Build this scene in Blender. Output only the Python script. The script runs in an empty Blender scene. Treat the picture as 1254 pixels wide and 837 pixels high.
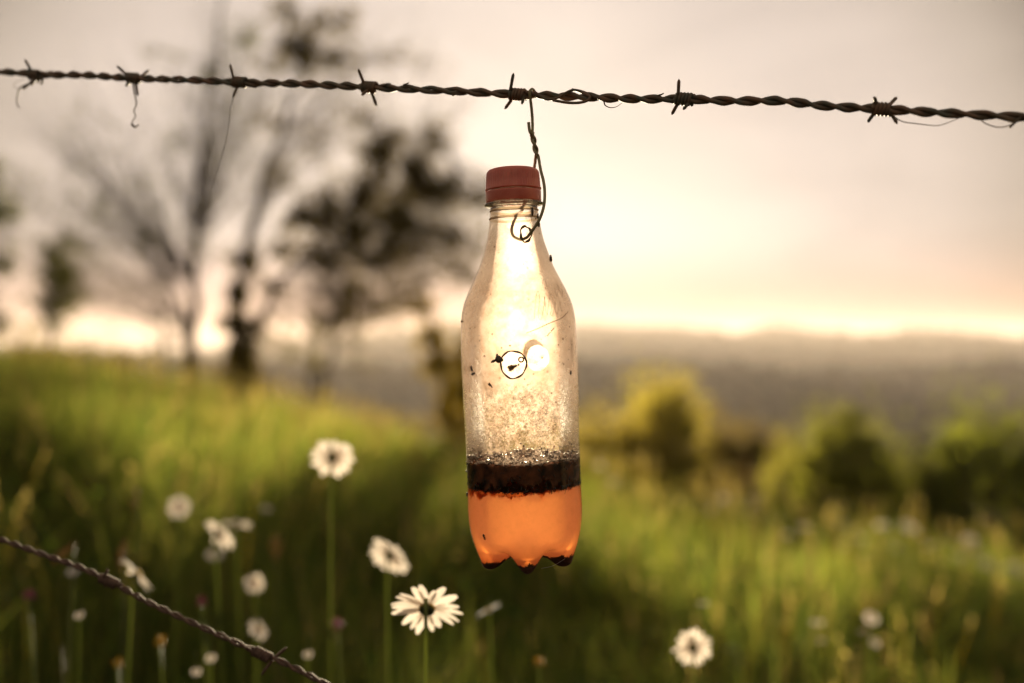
import bpy, bmesh, math, random
import numpy as np
from mathutils import Vector, Matrix, Quaternion, noise

random.seed(7)
rng = np.random.default_rng(7)
scene = bpy.context.scene
COL = scene.collection
R = math.radians

# ------------------------------------------------------------------ camera
CAM_Z = 0.80                      # eye height over the ground under the camera
FPX = 35.0 / 36.0 * 1254.0        # focal length in photo pixels
cam_data = bpy.data.cameras.new('camera')
cam = bpy.data.objects.new('camera', cam_data)
COL.objects.link(cam)
cam.location = (0, 0, CAM_Z)
cam.rotation_euler = (R(90), 0, 0)
cam_data.lens = 35.0
cam_data.sensor_width = 36.0
cam_data.clip_start = 0.02
cam_data.clip_end = 20000
cam_data.dof.use_dof = True
cam_data.dof.focus_distance = 0.548
cam_data.dof.aperture_fstop = 3.0
cam_data.dof.aperture_blades = 0
scene.camera = cam

# ------------------------------------------------------------------ light
SUN_ELEV, SUN_AZ = R(2.5), R(-0.7)        # azimuth measured from +Y towards +X
sun_dir = Vector((math.sin(SUN_AZ) * math.cos(SUN_ELEV), math.cos(SUN_AZ) * math.cos(SUN_ELEV), math.sin(SUN_ELEV)))
sl = bpy.data.lights.new('sun', 'SUN')
sl.energy = 5.0
sl.angle = R(0.6)
sl.color = (1.0, 0.83, 0.55)
sun = bpy.data.objects.new('sun', sl)
COL.objects.link(sun)
sun.location = (0, 0, 50)
sun.rotation_euler = sun_dir.to_track_quat('Z', 'Y').to_euler()

world = bpy.data.worlds.new('World')
scene.world = world
world.use_nodes = True
wn, wl = world.node_tree.nodes, world.node_tree.links
wn.clear()

def mk(nodes, t, **kw):
    n = nodes.new(t)
    for k, v in kw.items():
        if k.startswith('i_'):
            n.inputs[int(k[2:])].default_value = v
        else:
            setattr(n, k, v)
    return n

w_out = mk(wn, 'ShaderNodeOutputWorld')
w_bg = mk(wn, 'ShaderNodeBackground')
w_bg.inputs[1].default_value = 0.10
w_sky = mk(wn, 'ShaderNodeTexSky', sky_type='NISHITA', sun_disc=False)
w_sky.sun_elevation = SUN_ELEV
w_sky.sun_rotation = SUN_AZ
w_sky.dust_density = 3.0
w_sky.air_density = 1.0
w_tc = mk(wn, 'ShaderNodeTexCoord')
w_dot = mk(wn, 'ShaderNodeVectorMath', operation='DOT_PRODUCT')
w_dot.inputs[1].default_value = sun_dir
wl.new(w_tc.outputs['Generated'], w_dot.inputs[0])
w_ac = mk(wn, 'ShaderNodeMath', operation='ARCCOSINE')
wl.new(w_dot.outputs['Value'], w_ac.inputs[0])
w_fr = mk(wn, 'ShaderNodeMath', operation='DIVIDE', i_1=math.pi)
wl.new(w_ac.outputs[0], w_fr.inputs[0])
# thin high cloud lit by the low sun: its brightness falls with the angle from the sun
w_ramp = mk(wn, 'ShaderNodeValToRGB')
el = w_ramp.color_ramp.elements
el[0].position = 0.0; el[0].color = (0.74, 0.66, 0.55, 1)
el[1].position = 1.0; el[1].color = (0.20, 0.172, 0.145, 1)
for pos, c in ((0.015, (0.66, 0.555, 0.46, 1)), (0.035, (0.64, 0.54, 0.45, 1)), (0.07, (0.54, 0.455, 0.385, 1)), (0.105, (0.45, 0.380, 0.330, 1)),
               (0.135, (0.40, 0.335, 0.288, 1)), (0.16, (0.29, 0.242, 0.200, 1)), (0.18, (0.15, 0.120, 0.098, 1)), (0.24, (0.14, 0.12, 0.105, 1)), (0.5, (0.20, 0.174, 0.148, 1))):
    e = el.new(pos); e.color = c
wl.new(w_fr.outputs[0], w_ramp.inputs[0])
w_map = mk(wn, 'ShaderNodeMapping')
w_map.inputs['Scale'].default_value = (1.1, 1.1, 4.2)
w_map.inputs['Rotation'].default_value = (0.05, R(-12), 0)
wl.new(w_tc.outputs['Generated'], w_map.inputs[0])
w_n = mk(wn, 'ShaderNodeTexNoise')
w_n.inputs['Scale'].default_value = 2.6
w_n.inputs['Detail'].default_value = 4
w_n.inputs['Roughness'].default_value = 0.5
w_n.inputs['Distortion'].default_value = 0.7
wl.new(w_map.outputs[0], w_n.inputs['Vector'])
w_mr = mk(wn, 'ShaderNodeMapRange')
w_mr.inputs[1].default_value = 0.3; w_mr.inputs[2].default_value = 0.7
w_mr.inputs[3].default_value = 0.92; w_mr.inputs[4].default_value = 1.12
wl.new(w_n.outputs[0], w_mr.inputs[0])
w_mul = mk(wn, 'ShaderNodeVectorMath', operation='SCALE')
wl.new(w_ramp.outputs[0], w_mul.inputs[0]); wl.new(w_mr.outputs[0], w_mul.inputs['Scale'])
# warm band low over the horizon
w_sep = mk(wn, 'ShaderNodeSeparateXYZ'); wl.new(w_tc.outputs['Generated'], w_sep.inputs[0])
w_hb = mk(wn, 'ShaderNodeMapRange', interpolation_type='SMOOTHERSTEP')
w_hb.inputs[1].default_value = 0.0; w_hb.inputs[2].default_value = 0.13
w_hb.inputs[3].default_value = 1.0; w_hb.inputs[4].default_value = 0.0
wl.new(w_sep.outputs[2], w_hb.inputs[0])
w_tint = mk(wn, 'ShaderNodeMix', data_type='RGBA', blend_type='MULTIPLY')
w_tint.inputs[7].default_value = (0.86, 0.645, 0.585, 1)
wl.new(w_hb.outputs[0], w_tint.inputs[0]); wl.new(w_mul.outputs[0], w_tint.inputs[6])
w_gain = mk(wn, 'ShaderNodeVectorMath', operation='SCALE')
w_gain.inputs['Scale'].default_value = 4.75
wl.new(w_tint.outputs[2], w_gain.inputs[0])
w_mix = mk(wn, 'ShaderNodeMix', data_type='RGBA')
w_mix.inputs[0].default_value = 0.993      # cloud cover over the clear sky
wl.new(w_sky.outputs[0], w_mix.inputs[6]); wl.new(w_gain.outputs[0], w_mix.inputs[7])
wl.new(w_mix.outputs[2], w_bg.inputs[0]); wl.new(w_bg.outputs[0], w_out.inputs[0])

scene.view_settings.view_transform = 'Standard'
scene.view_settings.look = 'None'
scene.view_settings.exposure = 1.9
scene.view_settings.gamma = 1.0
scene.cycles.use_denoising = True
scene.cycles.max_bounces = 10
scene.cycles.transparent_max_bounces = 24
scene.cycles.transmission_bounces = 8
scene.cycles.volume_bounces = 0
scene.cycles.sample_clamp_indirect = 6.0

# ------------------------------------------------------------------ helpers
def at(px, py, d):
    """the place seen at photo pixel (px, py) at depth d metres"""
    return Vector(((px - 627.0) / FPX * d, d, CAM_Z - (py - 418.5) / FPX * d))

def tag(o, label=None, cat=None, group=None, kind=None):
    if label: o['label'] = label
    if cat: o['category'] = cat
    if group: o['group'] = group
    if kind: o['kind'] = kind
    return o

def empty(name, loc=(0, 0, 0)):
    o = bpy.data.objects.new(name, None)
    o.empty_display_size = 0.02
    o.location = loc
    COL.objects.link(o)
    return o

class MB:
    """collects vertices and faces; build() links them as ONE mesh object"""
    def __init__(self):
        self.v, self.f, self.c, self.n = [], [], [], 0
    def add(self, verts, faces, col=None):
        verts = np.asarray(verts, dtype=np.float64).reshape(-1, 3)
        faces = np.asarray(faces, dtype=np.int64)
        self.v.append(verts); self.f.append(faces + self.n); self.n += len(verts)
        if col is None: col = (1, 1, 1)
        c = np.asarray(col, dtype=np.float64)
        if c.ndim == 1: c = np.tile(c, (len(verts), 1))
        self.c.append(c)
    def mesh(self, name, mat, smooth=True):
        V = np.concatenate(self.v)
        me = bpy.data.meshes.new(name)
        loops = np.concatenate([f.reshape(-1) for f in self.f])
        sizes = np.concatenate([np.full(len(f), f.shape[1]) for f in self.f])
        starts = np.concatenate(([0], np.cumsum(sizes)[:-1]))
        me.vertices.add(len(V)); me.vertices.foreach_set('co', V.astype(np.float32).ravel())
        me.loops.add(len(loops)); me.loops.foreach_set('vertex_index', loops.astype(np.int32))
        me.polygons.add(len(sizes))
        me.polygons.foreach_set('loop_start', starts.astype(np.int32))
        me.polygons.foreach_set('use_smooth', np.full(len(sizes), smooth))
        me.update(calc_edges=True)
        C = np.concatenate(self.c)
        a = me.color_attributes.new('tone', 'FLOAT_COLOR', 'POINT')
        a.data.foreach_set('color', np.concatenate([C, np.ones((len(C), 1))], axis=1).astype(np.float32).ravel())
        me.materials.append(mat)
        return me
    def build(self, name, mat, parent=None, loc=(0, 0, 0), smooth=True):
        o = bpy.data.objects.new(name, self.mesh(name, mat, smooth))
        COL.objects.link(o)
        o.location = loc
        if parent: o.parent = parent
        return o

def smooth_path(pts, n):
    """Catmull-Rom through pts, n points"""
    P = np.array([tuple(p) for p in pts], dtype=float)
    if len(P) == 2:
        t = np.linspace(0, 1, n)[:, None]
        return P[0] * (1 - t) + P[1] * t
    Q = np.vstack([2 * P[0] - P[1], P, 2 * P[-1] - P[-2]])
    out = []
    for s in np.linspace(0, len(P) - 1 - 1e-9, n):
        i = int(s); t = s - i
        a, b, c, d = Q[i], Q[i + 1], Q[i + 2], Q[i + 3]
        out.append(0.5 * ((2 * b) + (-a + c) * t + (2 * a - 5 * b + 4 * c - d) * t * t + (-a + 3 * b - 3 * c + d) * t ** 3))
    return np.array(out)

def frames(P):
    P = np.asarray(P, float)
    T = np.gradient(P, axis=0)
    T /= np.linalg.norm(T, axis=1, keepdims=True) + 1e-12
    N = np.zeros_like(P)
    a = np.array([0, 0, 1.0]) if abs(T[0][2]) < 0.9 else np.array([0, 1.0, 0])
    n = np.cross(T[0], a); n /= np.linalg.norm(n)
    for i in range(len(P)):
        n = n - T[i] * np.dot(n, T[i]); n /= np.linalg.norm(n) + 1e-12
        N[i] = n
    return T, N, np.cross(T, N)

def tube(mb, P, r, sides=6, col=None, cap=True):
    P = np.asarray(P, float)
    n = len(P)
    r = np.full(n, r) if np.isscalar(r) else np.asarray(r, float)
    T, N, B = frames(P)
    a = np.linspace(0, 2 * np.pi, sides, endpoint=False)
    V = P[:, None, :] + r[:, None, None] * (np.cos(a)[None, :, None] * N[:, None, :] + np.sin(a)[None, :, None] * B[:, None, :])
    i = np.arange(n - 1)[:, None] * sides; j = np.arange(sides)[None, :]; k = (j + 1) % sides
    F = np.stack([i + j, i + k, i + sides + k, i + sides + j], axis=-1).reshape(-1, 4)
    V = V.reshape(-1, 3)
    if cap:
        m = len(V)
        V = np.vstack([V, P[0], P[-1]])
        mb.add(V, F, col)
        base = mb.n - len(V)
        jj = np.arange(sides); kk = (jj + 1) % sides
        t1 = np.stack([np.full(sides, m), kk, jj], 1); t2 = np.stack([np.full(sides, m + 1), (n - 1) * sides + jj, (n - 1) * sides + kk], 1)
        mb.f.append(np.vstack([t1, t2]) + base)
    else:
        mb.add(V, F, col)

def ellipsoid(mb, c, ax, seg=10, rings=7, rot=None, col=None):
    th = np.linspace(0, 2 * np.pi, seg, endpoint=False)
    ph = np.linspace(0.001, np.pi - 0.001, rings)
    V = np.array([[math.sin(p) * math.cos(t) * ax[0], math.sin(p) * math.sin(t) * ax[1], math.cos(p) * ax[2]] for p in ph for t in th])
    if rot is not None: V = V @ np.array(rot).T
    V += np.array(c)
    F = [[i * seg + j, i * seg + (j + 1) % seg, (i + 1) * seg + (j + 1) % seg, (i + 1) * seg + j] for i in range(rings - 1) for j in range(seg)]
    mb.add(V, F, col)

# ------------------------------------------------------------------ materials
def new_mat(name):
    m = bpy.data.materials.new(name); m.use_nodes = True
    m.node_tree.nodes.clear()
    return m, m.node_tree.nodes, m.node_tree.links

def attr_color(N, L, gain=(1, 1, 1)):
    a = mk(N, 'ShaderNodeAttribute', attribute_name='tone')
    m = mk(N, 'ShaderNodeVectorMath', operation='MULTIPLY')
    m.inputs[1].default_value = gain
    L.new(a.outputs['Color'], m.inputs[0])
    return m.outputs[0]

def leaf_mat(name, color=None, trans=0.5, tcol=None, rough=0.5, spec=0.25):
    """thin living tissue: part reflects, part lets light through"""
    m, N, L = new_mat(name)
    out = mk(N, 'ShaderNodeOutputMaterial')
    p = mk(N, 'ShaderNodeBsdfPrincipled'); p.inputs['Roughness'].default_value = rough
    p.inputs['Specular IOR Level'].default_value = spec
    t = mk(N, 'ShaderNodeBsdfTranslucent')
    mx = mk(N, 'ShaderNodeMixShader'); mx.inputs[0].default_value = trans
    if color is None:
        L.new(attr_color(N, L), p.inputs['Base Color'])
        L.new(attr_color(N, L, tcol or (1, 1, 1)), t.inputs[0])
    else:
        g = mk(N, 'ShaderNodeTexNoise'); g.inputs['Scale'].default_value = 90
        tc = mk(N, 'ShaderNodeTexCoord'); L.new(tc.outputs['Object'], g.inputs['Vector'])
        r = mk(N, 'ShaderNodeMix', data_type='RGBA')
        r.inputs[6].default_value = (*[c * .8 for c in color], 1); r.inputs[7].default_value = (*[min(1, c * 1.15) for c in color], 1)
        L.new(g.outputs[0], r.inputs[0]); L.new(r.outputs[2], p.inputs['Base Color'])
        t.inputs[0].default_value = (*(tcol or color), 1)
    L.new(p.outputs[0], mx.inputs[1]); L.new(t.outputs[0], mx.inputs[2]); L.new(mx.outputs[0], out.inputs[0])
    return m

def solid_mat(name, c1, c2, scale=20, rough=0.8, metal=0.0, bump=0.3, detail=6, dist=0.01, spec=0.5):
    m, N, L = new_mat(name)
    out = mk(N, 'ShaderNodeOutputMaterial'); p = mk(N, 'ShaderNodeBsdfPrincipled')
    tc = mk(N, 'ShaderNodeTexCoord')
    n = mk(N, 'ShaderNodeTexNoise'); n.inputs['Scale'].default_value = scale; n.inputs['Detail'].default_value = detail
    L.new(tc.outputs['Object'], n.inputs['Vector'])
    mr = mk(N, 'ShaderNodeMapRange'); mr.inputs[1].default_value = .35; mr.inputs[2].default_value = .65
    L.new(n.outputs[0], mr.inputs[0])
    r = mk(N, 'ShaderNodeMix', data_type='RGBA'); r.inputs[6].default_value = (*c1, 1); r.inputs[7].default_value = (*c2, 1)
    L.new(mr.outputs[0], r.inputs[0]); L.new(r.outputs[2], p.inputs['Base Color'])
    p.inputs['Roughness'].default_value = rough; p.inputs['Metallic'].default_value = metal
    p.inputs['Specular IOR Level'].default_value = spec
    b = mk(N, 'ShaderNodeBump'); b.inputs['Strength'].default_value = bump; b.inputs['Distance'].default_value = dist
    L.new(n.outputs[0], b.inputs['Height']); L.new(b.outputs[0], p.inputs['Normal'])
    L.new(p.outputs[0], out.inputs[0])
    return m

M = {}
M['grass'] = leaf_mat('grass_blades', trans=0.58, tcol=(3.2, 2.85, 1.3), rough=0.8, spec=0.03)
M['leaves'] = leaf_mat('tree_leaves', trans=0.42, tcol=(3.2, 2.6, 0.9), rough=0.8, spec=0.05)
M['bush_leaves'] = leaf_mat('bush_leaves', trans=0.5, tcol=(2.9, 2.4, 1.1), rough=0.8, spec=0.05)
M['bark'] = solid_mat('bark', (0.050, 0.032, 0.018), (0.095, 0.062, 0.036), scale=14, rough=0.95, bump=0.6, dist=0.02)
M['petal'] = leaf_mat('white_petal', (0.78, 0.72, 0.67), trans=0.42, tcol=(0.70, 0.62, 0.54), rough=0.8, spec=.1)
M['disc'] = solid_mat('yellow_disc', (0.55, 0.33, 0.02), (0.75, 0.50, 0.05), scale=900, rough=0.8, bump=0.5, dist=0.0005)
M['bract'] = leaf_mat('green_bract', (0.045, 0.055, 0.018), trans=0.12, tcol=(0.12, 0.13, 0.03))
M['stem'] = leaf_mat('green_stem', (0.11, 0.14, 0.04), trans=0.4, tcol=(0.44, 0.48, 0.16))
M['soil'] = solid_mat('meadow_soil', (0.030, 0.032, 0.012), (0.06, 0.055, 0.022), scale=9, rough=1, bump=0.4)
M['rust'] = solid_mat('weathered_steel_wire', (0.10, 0.10, 0.068), (0.21, 0.115, 0.065), scale=150, rough=0.62, metal=0.35, bump=0.5, dist=0.0006)
M['rust2'] = solid_mat('rusty_brown_wire', (0.085, 0.045, 0.028), (0.17, 0.10, 0.065), scale=380, rough=0.75, metal=0.2, bump=0.5, dist=0.0006)
M['hanger'] = solid_mat('olive_steel_wire', (0.22, 0.19, 0.09), (0.32, 0.26, 0.14), scale=500, rough=0.5, metal=0.5, bump=0.3, dist=0.0004)
M['dry'] = leaf_mat('dry_tendril', (0.12, 0.085, 0.05), trans=0.2, tcol=(0.20, 0.14, 0.08))
M['chitin'] = solid_mat('insect_shell', (0.018, 0.010, 0.006), (0.06, 0.03, 0.015), scale=700, rough=0.35, bump=0.2, dist=0.0003)
M['wing'] = leaf_mat('insect_wing', (0.18, 0.13, 0.07), trans=0.6, tcol=(0.3, 0.2, 0.1))
M['pink'] = leaf_mat('pink_petals', (0.42, 0.12, 0.17), trans=0.35)
M['yellow'] = leaf_mat('yellow_petals', (0.60, 0.40, 0.04), trans=0.4)
M['seed'] = leaf_mat('buff_seed_head', (0.30, 0.19, 0.09), trans=0.45, tcol=(0.45, 0.30, 0.15), rough=.9, spec=.05)
M['straw'] = leaf_mat('straw_stem', (0.13, 0.12, 0.05), trans=0.3, tcol=(.2, .18, .07))

# ------------------------------------------------------------------ terrain (heights relative to world, camera eye at CAM_Z)
AZ_T = np.array([-6, -0.6, -0.35, -0.15, 0.05, 0.2, 0.35, 0.52, 6.0])
CREST = np.array([19, 18, 15.5, 12.5, 9.5, 8.2, 7.3, 6.6, 6.6])
def crest_dist(X, Y):
    t = X / np.maximum(Y, 0.3)
    return np.interp(t, AZ_T, CREST)

def wob(X, Y, s, seed=0.0):
    return (np.sin(X * 1.7 / s + seed) * np.cos(Y * 1.3 / s + seed * 2.1) + 0.6 * np.sin(X * 3.1 / s + Y * 2.3 / s + seed * 3.7)
            + 0.35 * np.cos(X * 6.3 / s - Y * 5.1 / s + seed)) / 1.95

FAR_D = np.array([1, 20, 45, 100, 200, 320, 600, 1000, 1400, 1900, 2400, 3000, 3600, 6000.])
FAR_Z = np.array([0, -3.0, -8.5, -18, -29, -36, -37, -33, -62, -70, -36, 0, -30, -40.])   # relative to the eye
RID_T = (np.array([-900, -200, 0, 200, 350, 450, 520, 620, 710, 850, 900, 940, 1000, 1060, 1130, 1200, 1254, 1500, 2400]) - 627) / FPX
RID_Y = (418.5 - np.array([446, 440, 436, 432, 416, 409, 400, 394, 395, 402, 409, 398, 405, 411, 403, 409, 415, 420, 435])) / FPX

def ground(X, Y):
    X = np.asarray(X, float); Y = np.asarray(Y, float)
    D = np.hypot(X, Y)
    front = Y > 0.0
    near = 0.1 - 0.08 * np.clip(Y, 3.7, 20) + np.interp(X, [-20, -12, -8, -3.9, -2.3, -0.75, 0, 1.2, 3, 8], [1.3, 1.2, 1.03, .80, .44, .08, -.05, -.27, -.5, -1.4]) + 0.05 * wob(X, Y, 2.4) * np.minimum(1, D / 3)  # near stretch levelled so the low sun reaches less of the foreground
    q = np.clip((Y - 2.9) / 1.0, 0, 1); near = near - 0.055 * (1 - q * q * (3 - 2 * q))      # dip added to the ground so the foreground grass falls in shade
    t = X / np.maximum(Y, 0.3)
    cd = crest_dist(X, Y)
    over = np.maximum(0, D - cd)
    fall = near - 0.34 * over - 0.010 * np.minimum(over, 10) ** 2
    ridge = np.interp(t, RID_T, RID_Y)
    far = np.interp(np.log(np.maximum(D, 1)), np.log(FAR_D), FAR_Z) + CAM_Z
    ridge_w = np.exp(-((np.log(np.maximum(D, 1)) - math.log(3000)) / 0.16) ** 2)
    far = far + ridge_w * (ridge * 3000)
    mid_w = np.exp(-((np.log(np.maximum(D, 1)) - math.log(900)) / 0.45) ** 2)
    far = far + mid_w * (15 * wob(t * 300, D * .3, 75, 1.3) + (t < -0.05) * np.clip(-t - 0.05, 0, .3) * 30)
    w = np.clip((D - cd - 14) / 60.0, 0, 1); w = w * w * (3 - 2 * w)
    z = fall * (1 - w) + np.minimum(far, np.maximum(fall, -200)) * w * (w < 1) + far * (w >= 1)
    z = np.where(w > 0, fall * (1 - w) + far * w, fall)
    z = np.where(front, z, np.clip(near, -4, 4))
    return z
def gz(x, y): return float(ground(np.array([x]), np.array([y]))[0])

def terrain_mat():
    m, N, L = new_mat('hills_and_meadow_ground')
    out = mk(N, 'ShaderNodeOutputMaterial'); p = mk(N, 'ShaderNodeBsdfPrincipled'); p.inputs['Roughness'].default_value = 1
    p.inputs['Specular IOR Level'].default_value = 0.0
    g = mk(N, 'ShaderNodeNewGeometry')
    ln = mk(N, 'ShaderNodeVectorMath', operation='LENGTH'); L.new(g.outputs['Position'], ln.inputs[0])
    n1 = mk(N, 'ShaderNodeTexNoise'); n1.inputs['Scale'].default_value = 0.02; n1.inputs['Detail'].default_value = 8; L.new(g.outputs['Position'], n1.inputs['Vector'])
    r1 = mk(N, 'ShaderNodeValToRGB'); e = r1.color_ramp.elements
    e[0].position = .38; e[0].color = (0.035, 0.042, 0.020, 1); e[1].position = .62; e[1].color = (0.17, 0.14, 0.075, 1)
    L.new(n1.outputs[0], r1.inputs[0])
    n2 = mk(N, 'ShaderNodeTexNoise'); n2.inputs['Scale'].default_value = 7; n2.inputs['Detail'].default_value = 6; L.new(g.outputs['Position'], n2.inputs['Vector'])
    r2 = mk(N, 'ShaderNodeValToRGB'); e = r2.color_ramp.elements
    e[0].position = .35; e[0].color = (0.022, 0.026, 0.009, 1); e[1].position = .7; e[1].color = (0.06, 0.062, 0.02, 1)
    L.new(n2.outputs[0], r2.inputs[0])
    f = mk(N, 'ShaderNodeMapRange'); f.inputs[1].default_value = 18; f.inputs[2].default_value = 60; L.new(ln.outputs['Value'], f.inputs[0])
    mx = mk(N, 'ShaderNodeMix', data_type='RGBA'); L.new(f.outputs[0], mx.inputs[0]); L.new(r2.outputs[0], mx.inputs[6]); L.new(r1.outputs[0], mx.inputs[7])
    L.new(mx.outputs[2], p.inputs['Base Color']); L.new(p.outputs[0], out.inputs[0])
    return m

def build_terrain():
    rad = np.concatenate([[0.01], np.geomspace(0.3, 20, 70), np.geomspace(21, 700, 70), np.geomspace(730, 5900, 80)])
    a_f = np.linspace(-0.85, 0.85, 300)                     # finely in front, coarsely behind
    a_b = np.linspace(0.85, 2 * np.pi - 0.85, 72)[1:-1]
    ang = np.concatenate([a_f, a_b])
    A, Rr = np.meshgrid(ang, rad)
    X = Rr * np.sin(A); Y = Rr * np.cos(A)
    Z = ground(X, Y)
    V = np.stack([X, Y, Z], -1).reshape(-1, 3)
    n = len(ang); i = np.arange(len(rad) - 1)[:, None] * n; j = np.arange(n)[None, :]; k = (j + 1) % n
    F = np.stack([i + j, i + k, i + n + k, i + n + j], -1).reshape(-1, 4)[:, ::-1]
    mb = MB(); mb.add(V, F)
    o = mb.build('ground', terrain_mat())
    tag(o, kind='structure')
build_terrain()

# ------------------------------------------------------------------ grass
def blades(mb, X, Y, H, W, lean, azl, tone, levels=4, face=None):
    n = len(X)
    Z = ground(X, Y)
    t = np.linspace(0, 1, levels)
    bend = t ** 1.9
    cx = X[:, None] + np.cos(azl)[:, None] * lean[:, None] * H[:, None] * bend
    cy = Y[:, None] + np.sin(azl)[:, None] * lean[:, None] * H[:, None] * bend
    cz = Z[:, None] + H[:, None] * (t - 0.32 * lean[:, None] * bend)
    wv = W[:, None] * (1 - 0.88 * t ** 1.8) * 0.5
    fa = rng.uniform(0, np.pi, n) if face is None else face
    dx = np.cos(fa)[:, None] * wv; dy = np.sin(fa)[:, None] * wv
    A = np.stack([cx - dx, cy - dy, cz], -1); B = np.stack([cx + dx, cy + dy, cz + 0 * dx], -1)
    V = np.stack([A, B], 2).reshape(-1, 3)          # n, levels, 2
    base = (np.arange(n) * levels * 2)[:, None]; l = (np.arange(levels - 1) * 2)[None, :]
    F = np.stack([base + l, base + l + 1, base + l + 3, base + l + 2], -1).reshape(-1, 4)
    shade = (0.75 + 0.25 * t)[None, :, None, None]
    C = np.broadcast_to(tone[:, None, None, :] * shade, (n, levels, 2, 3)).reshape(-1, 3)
    mb.add(V, F, C)

def tones(n, X, Y):
    base = np.array([[0.055, 0.085, 0.014], [0.075, 0.105, 0.018], [0.10, 0.115, 0.025], [0.04, 0.072, 0.014], [0.17, 0.14, 0.06]])
    p = rng.choice(5, n, p=[.32, .28, .18, .17, .05])
    c = base[p] * rng.uniform(0.75, 1.25, (n, 1))
    patch = 0.5 + 0.5 * wob(X, Y, 0.9, 2.2)
    c = c * (0.86 + 0.58 * patch[:, None]) * np.array([1.08, .96, 1.7])
    return c

def scatter(y0, y1, dens, margin=0.5):
    """even random points over the ground strip in view between depths y0 and y1"""
    k = 0.72
    area = (y1 - y0) * 2 * (k * (y0 + y1) / 2 + margin)
    n = int(area * dens)
    Y = np.sqrt(rng.uniform((y0 + margin / k) ** 2, (y1 + margin / k) ** 2, n)) - margin / k
    X = rng.uniform(-1, 1, n) * (k * Y + margin)
    return X, Y

def meadow():
    mb = MB()
    for y0, y1, dens, wmul, lv in ((0.75, 1.4, 5200, 1.0, 5), (1.4, 2.6, 4200, 1.2, 5), (2.6, 4.5, 3200, 1.6, 4), (4.5, 8, 1300, 2.1, 4), (8, 13, 560, 3.2, 3), (13, 20, 300, 4.2, 3)):
        X, Y = scatter(y0, y1, dens)
        D = np.hypot(X, Y)
        cd = crest_dist(X, Y)
        cl = 0.5 + 0.5 * wob(X, Y, 0.45, 5.0)
        keep = (D < cd + 1.0) & (rng.uniform(0, 1, len(X)) < 0.35 + 0.8 * cl)
        X, Y, cl = X[keep], Y[keep], cl[keep]
        n = len(X)
        H = np.clip(rng.normal(0.36, 0.10, n), 0.12, 0.62) * (1 + .16 * np.exp(-((Y - 3.9) / .5) ** 2)) * (0.72 + 0.5 * cl) * (0.82 + 0.22 * np.clip(Y / 6, 0, 1))  # taller strip of blades added to cast shade over the nearer grass
        W = rng.uniform(0.0028, 0.0065, n) * wmul
        lean = np.abs(rng.normal(0.30, 0.22, n))
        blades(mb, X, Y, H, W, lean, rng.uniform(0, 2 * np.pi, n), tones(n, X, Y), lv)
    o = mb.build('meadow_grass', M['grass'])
    tag(o, 'dense long green meadow grass covering the slope below the wires', 'grass', kind='stuff')
    # tall thin flowering stalks with buff heads
    mb = MB()
    for y0, y1, dens, s in ((1.5, 2.5, 16, 1.0), (2.5, 6, 28, 1.3), (6, 13, 26, 2.0)):
        X, Y = scatter(y0, y1, dens)
        keep = np.hypot(X, Y) < crest_dist(X, Y) + 1
        for x, y in zip(X[keep], Y[keep]):
            h = rng.uniform(0.42, 0.68)
            z = gz(x, y); a = rng.uniform(0, 6.28); l = rng.uniform(0.03, 0.14)
            P = smooth_path([(x, y, z), (x + l * .3 * math.cos(a), y + l * .3 * math.sin(a), z + h * .6), (x + l * math.cos(a), y + l * math.sin(a), z + h)], 4)
            tone = np.array([0.20, 0.18, 0.07]) * rng.uniform(.7, 1.3)
            tube(mb, P, 0.0009 * s, 3, tone, cap=False)
            tip = P[-1]
            T = P[-1] - P[-2]; T /= np.linalg.norm(T)
            hc = np.array([0.17, 0.145, 0.09]) * rng.uniform(.6, 1.2)
            for q in range(9):
                u = rng.uniform(-0.055, 0.02) ; o_ = rng.normal(0, 0.004, 3)
                c = tip + T * u + o_
                w = 0.0022 * s; hh = 0.006 * s
                b = rng.uniform(0, 6.28); dx = np.array([math.cos(b), math.sin(b), 0]) * w
                V = [c - dx, c + T * (-hh), c + dx, c + T * hh]
                mb.add(V, [[0, 1, 2, 3]], hc)
    o = mb.build('grass_seed_heads', M['grass'])
    tag(o, 'thin buff grass flower heads standing above the meadow grass', 'grass seed heads', kind='stuff')
    # broad low leaves among the grass
    mb = MB()
    for y0, y1, dens, s in ((0.8, 2.4, 420, 1.0), (2.4, 6, 160, 1.7)):
        X, Y = scatter(y0, y1, dens)
        Z = ground(X, Y)
        n = len(X)
        h = rng.uniform(0.12, 0.42, n)
        for i in range(n):
            c = np.array([X[i], Y[i], Z[i] + h[i]])
            for q in range(3):
                a = rng.uniform(0, 6.28); L_ = rng.uniform(.012, .026) * s; w = L_ * .38
                d = np.array([math.cos(a), math.sin(a), rng.uniform(-.2, .6)]); sd = np.array([-math.sin(a), math.cos(a), 0])
                V = [c, c + d * L_ * .5 + sd * w, c + d * L_, c + d * L_ * .5 - sd * w]
                mb.add(V, [[0, 1, 2, 3]], np.array([0.05, 0.085, 0.018]) * rng.uniform(.7, 1.4))
    o = mb.build('meadow_herbs', M['grass'])
    tag(o, 'small broad green herb leaves mixed in the meadow grass', 'ground cover', kind='stuff')
meadow()

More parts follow.
